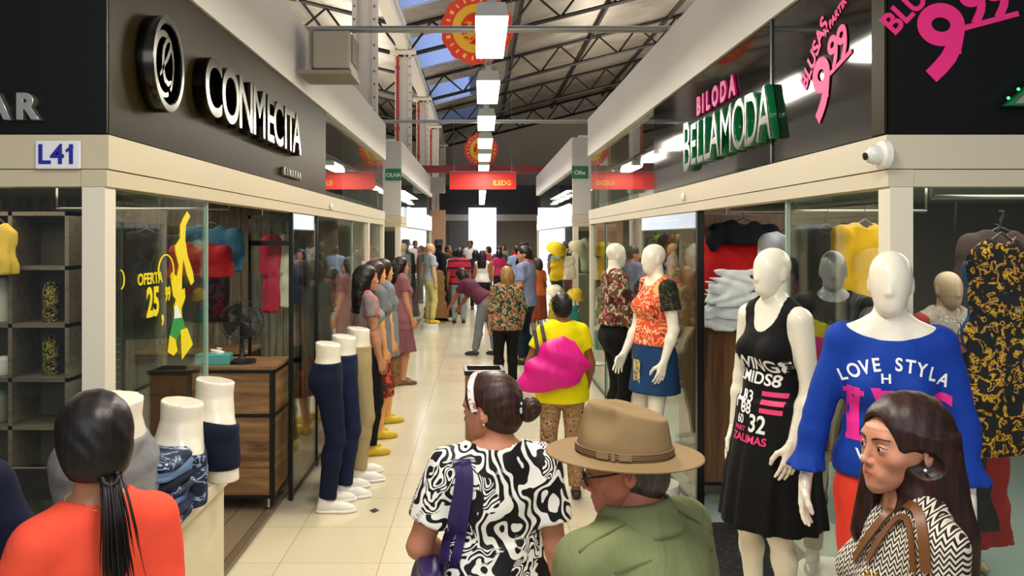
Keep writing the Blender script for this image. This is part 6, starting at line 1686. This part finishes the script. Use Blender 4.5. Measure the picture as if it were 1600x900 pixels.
# bending person
shopper('stooping person in a plum shirt and grey trousers beside the blonde woman', .10, 13.3, 60, 1.66, SK_BR, HB, 'bob', cloth('5A2438', '3E1828'), denim('6A7076', '888E92'), wide=1.1, lean=52, head=(0, 20, 0), footL=(-.10, .16, .075), footR=(.10, -.12, .075), armL=((-.1, .5, -.9), (0, .6, -.8)), armR=((.1, .5, -.9), (0, .6, -.8)), shoes='2A2A2E')
shopper('person in a white T-shirt and teal trousers seen through the far right shop', 2.42, 25.0, 178, 1.66, SK_TAN, HBL, 'short', cloth('CFCBB8'), cloth('2E5A58'), fem=False, shoes='3A3A3A')
crowd = [
 ('woman in a coral dress far down the aisle', 1.35, 28, 200, 1.64, SK_BR, HB, 'long', 'C84A3A', 'C84A3A', 1),
 ('man in a white shirt standing before the glowing panel', -.35, 29.5, 150, 1.86, SK_BR, HB, 'short', 'E4E4E8', '20242C', 0),
 ('woman in a pink top leaning left before the glowing panel', .28, 27.5, 110, 1.66, SK_TAN, HB, 'bob', 'B83A54', '2A2A30', 1),
 ('person in a dark green jacket in the far crowd', .62, 26.0, 20, 1.68, SK_BR, HB, 'short', '3A4238', '22242A', 0),
 ('person in a magenta top in the middle of the far crowd', .55, 23.5, 30, 1.60, SK_TAN, HB, 'bob', 'B0285E', '1E1E24', 1),
 ('man in a pale blue shirt behind the bearded man', .98, 21.0, 12, 1.74, SK_BR, HB, 'short', '8A9CB8', '2E3440', 0),
 ('woman in an orange dress partly behind the bearded man', 1.12, 15.6, 40, 1.55, SK_BR, HBR, 'bob', 'C8602A', '8A3E20', 1),
 ('person in a white T-shirt just beyond the striped shirt man', -.62, 20.4, 10, 1.66, SK_TAN, HB, 'short', 'DAD6CE', '3A3A40', 0),
 ('woman in a navy top just right of the striped shirt man', -.12, 21.8, -10, 1.62, SK_BR, HB, 'bob', '1A2038', '14161E', 1),
 ('man in a black T-shirt by the far left shops', -.95, 24.0, 250, 1.72, SK_BR, HB, 'short', '121214', '2A2E38', 0),
 ('person in a blue top at the left of the glowing panel', -.62, 30.5, 200, 1.60, SK_TAN, HB, 'short', '2A3E7A', '22242C', 0),
 ('woman in a plum coat walking by the far right shops', 1.05, 17.2, 190, 1.70, SK_TAN, HB, 'long', '6A2A3E', '4A1E2E', 1),
 ('person in a crimson top far right of the glowing panel', 1.5, 31.5, 170, 1.70, SK_TAN, HB, 'short', 'C0283A', '2A2A30', 0),
 ('person in a grey top deep in the far shop', .95, 32.5, 175, 1.68, SK_TAN, HBR, 'bob', '9A9C98', '34343A', 1),
 ('man in a grey shirt deep in the far shop', 1.9, 32.8, 160, 1.75, SK_BR, HB, 'short', '6A7078', '2A2A30', 0),
]
for lab, X, Y, fc, H, skn, hr, hs, tc, bc, fm in crowd:
    shopper(lab, X, Y, fc, H, skn, hr, hs, cloth(tc), cloth(bc), fem=bool(fm), wide=1.04, skirt=(.42, .04) if 'dress' in lab else None)
# row of figures along the left glass
f = shopper('woman with long black hair, a tattooed arm and a grey and pink top', -1.03, 7.25, -62, 1.70, SK_TAN, HB, 'long', pattern('grey_pink', [(0, '8A8684'), (.5, 'B06070'), (.56, '8A8684')], 5), cloth('0C0C10'), sleeve=.42, hem=.98, shoes='C8A818', head=(-8, 0, 0), armR=((.12, .04, -1), (.02, .25, -1)))
MBT = Sdf().cone(f.sh[1].lerp(f.el[1], .50), f.sh[1].lerp(f.el[1], .85), .047, .043); sdf_obj('tattoo', MBT, .008, pattern('tattoo', [(0, 'B0805E'), (.5, '4A3A2C'), (.56, 'B0805E')], 40), f.root, grow=.0015, Mt=f.c)
YS = 'C8A818'
WIG = HB
def wig_mannequin(label, X, Y, face, top, bottom, arms='E0A060', H=1.72, skirt=None, hs='bob', **k):
    return shopper(label, X, Y, face, H, plain(arms, .35), HBR, hs, top, bottom, name='mannequin', cat='mannequin', skirt=skirt, shoes=YS, **k)
wig_mannequin('mannequin with a brown wig in a grey draped top and red floral skirt', -1.03, 7.85, -60, cloth('6E7478', '5A6064'), pattern('poppy', [(0, '7A1A18'), (.5, '2A2A1A'), (.58, 'C8502A')], 14), skirt=(.42, .03), hem=.80, loose=.015)
wig_mannequin('mannequin with a brown wig in a long blue grey scarf top', -1.03, 8.5, -60, cloth('7A8288', '5E686E'), pattern('poppy_b', [(0, '3A4A2A'), (.5, 'A03A24'), (.58, '5A6A3A')], 14), skirt=(.40, .03), hem=.7, loose=.02)
f = shopper('woman in a dusty rose dress and sandals beside the left shops', -1.06, 10.7, -66, 1.69, SK_TAN, HB, 'long', cloth('8E5860', '74464E', .85, 8, .3), cloth('7E4E54', '66404A'), sleeve=.42, hem=.75, loose=.02, skirt=(.46, .06), shoes='6A4A34', armR=((.12, .10, -1), (.02, .35, -1)))
wig_mannequin('bald mannequin in a grey T-shirt and pale yellow trousers on a low plinth', -1.07, 17.2, -60, cloth('A8ACB0', '8A9094'), cloth('C8BE7A', 'A89E5E'), arms='C8A070', hs='none')
mm = [o for o in bpy.data.objects if o.get('label', '').startswith('bald mannequin')][0]; mm.location.z = .12
p = plinth(-1.07, 17.2, .12); tag(p, 'low plinth under the bald mannequin by the far left shops', 'plinth')
f = Fig('mannequin', (-.98, 18.9, 0), -50, H=1.86, wide=1.1, egg=True, h=.018, hh=.01, hands=.01, label='tall black mannequin in a black dress and hat beside the far left shops', cat='mannequin')
f.body(M['blackmat']); f.top(cloth('0A0A0B'), sleeve=1.6, hem=.7, loose=.02); f.skirt(cloth('0A0A0B'), hem=.1, flare=.12)
hh = MB().lathe([(0, .16), (.10, .15), (.11, .05), (.20, .03), (.20, .02), (0, .02)], 20, M=f.c @ f.HM @ Matrix.Translation((0, 0, .03))).build('hat', M['blackmat'], f.root, smooth=True)
f = Fig('mannequin', (1.02, 19.2, 0), 80, H=1.86, wide=1.05, egg=True, h=.018, hh=.01, hands=.01, label='black mannequin in a long black robe beside the far right shops', cat='mannequin')
f.body(M['blackmat']); f.top(cloth('0A0A0B'), sleeve=1.6, hem=.7, loose=.02); f.skirt(cloth('0A0A0B'), hem=.1, flare=.08)
garment((-.98, 17.95, 1.25), 30, .42, 1.1, cloth('6A4A2A', '8A6A3A'), 'brown and yellow flared skirt hanging by the far left shops', 'skirt', sleeve=0, h_=.02, flare=1.5)
# waste bin in the aisle
t = empty('waste_bin', (.035, 7.45, 0), R(3), 'wooden waste bin with a black rim in the middle of the aisle', 'bin')
MB().box(-.17, .17, -.15, .15, .03, .70, bevel=.004).build('body', wood_mat('bin_wood', '8A6034', '4E3018', 1.2, 'z', .4), t)
m = MB(); m.box(-.185, .185, -.165, -.135, .70, .74).box(-.185, .185, .135, .165, .70, .74).box(-.185, -.155, -.135, .135, .70, .74).box(.155, .185, -.135, .135, .70, .74); m.build('rim', M['black'], t)
MB().box(-.155, .155, -.135, .135, .66, .70).build('opening', plain('1E2420', .4), t); MB().box(-.15, .15, -.13, .13, 0, .03).build('base', M['black'], t)
# hat and bag stall at the corner of the far right shop
t = empty('display_stand', (1.30, 12.4, 0), 0, 'post stand hung with hats and bags at the corner of the far right shop', 'stand')
MB().lathe([(0, 0), (.2, 0), (.2, .02), (.02, .04), (.018, 1.9), (0, 1.9)], 16).build('post', M['steel'], t, smooth=True)
m = MB()
for z, a in ((1.78, 200), (1.45, 160), (1.45, 250), (1.1, 200), (1.1, 290), (.75, 170), (.75, 250)): m.tube([(0, 0, z), (.16 * math.cos(R(a)), .16 * math.sin(R(a)), z + .02)], .006, 6)
m.build('hooks', M['steel'], t)
def sun_hat(x, y, z, r, col, lab, tilt=40):
    o = MB().lathe([(0, .085), (.04, .082), (.075, .06), (.085, .0), (r, -.02), (r, -.026), (.08, -.008), (0, -.006)], 24).build('sun_hat', cloth(col), smooth='all'); o.location = (x, y, z); o.rotation_euler = (R(tilt), 0, R(20)); tag(o, lab, 'hat', 'sun hats on the stand')
sun_hat(1.18, 12.2, 1.80, .17, 'E0C020', 'bright yellow sun hat at the top of the stand'); sun_hat(1.50, 12.2, 1.83, .15, 'B8B48A', 'pale olive cap like hat at the top of the stand')
sun_hat(1.16, 12.2, 1.15, .15, 'E6DCC0', 'cream sun hat halfway up the stand'); sun_hat(1.47, 12.18, 1.10, .14, 'D8B830', 'mustard sun hat halfway up the stand')
def tote(x, y, z, w, h, mat, lab):
    t = empty('tote_bag', (x, y, z), R(15), lab, 'bag', 'bags on the stand')
    sdf_obj('pouch', Sdf().loft([(0, 0, 0, w * .5, .05), (h * .3, 0, 0, w * .52, .06), (h, 0, 0, w * .42, .025)], sq=4), .012, mat, t, warp=folds(.004, 20, 14))
    MB().tube([(-w * .3, 0, h), (-w * .2, 0, h + .09), (0, 0, h + .12), (w * .2, 0, h + .09), (w * .3, 0, h)], .007, 6).build('handle', mat, t)
tote(1.18, 12.22, 1.30, .22, .34, cloth('D0B020'), 'yellow tote bag hanging under the top sun hat'); tote(1.36, 12.2, 1.32, .18, .36, cloth('D8CDAE'), 'cream tote bag beside the yellow one')
tote(1.16, 12.2, .72, .24, .3, pattern('tote_print', [(0, 'B8A030'), (.5, '5A6A2A'), (.58, 'D8C040')], 14), 'yellow and green printed bag low on the stand'); tote(1.40, 12.18, .62, .22, .3, cloth('2E7A70'), 'teal bag low on the stand')
tote(1.26, 12.2, .25, .26, .3, cloth('3A8A7A'), 'green bag at the foot of the stand')
# big pale mannequin head behind the corner glass
t = empty('display_bust', (1.78, 13.35, 1.45), 0, 'oversized pale green display head behind the far right corner glass', 'head')
o = sdf_obj('head', Sdf().ell((0, 0, .32), (.16, .17, .19)).ell((0, .03, .14), (.10, .11, .14), k=.06).cone((0, 0, .0), (0, 0, .12), .10, .08, k=.05), .012, plain('A8AC92', .5), t)
o = MB().box(1.62, 1.95, 13.2, 13.5, 0, 1.35, bevel=.01).build('display_block', plain('8E8A7A', .5)); tag(o, 'plain display block under the oversized head', 'block')
# drains and the little dark inlay on the tiles
o = MB().prism([(-.035, 0), (0, -.05), (.035, 0), (0, .05)], 0, .0015, M=Matrix.Translation((-.755, 5.72, .002)) @ Matrix.Rotation(R(90), 4, 'X')).build('floor_inlay', plain('1A1614', .4)); tag(o, 'small dark diamond inlay in the floor tiles', 'inlay')
o = MB().box(-.47, -.38, 11.9, 12.12, .0005, .004, bevel=.001).build('floor_cover', plain('B87A3A', .4, .5)); tag(o, 'small orange metal cover set in the aisle floor', 'cover')
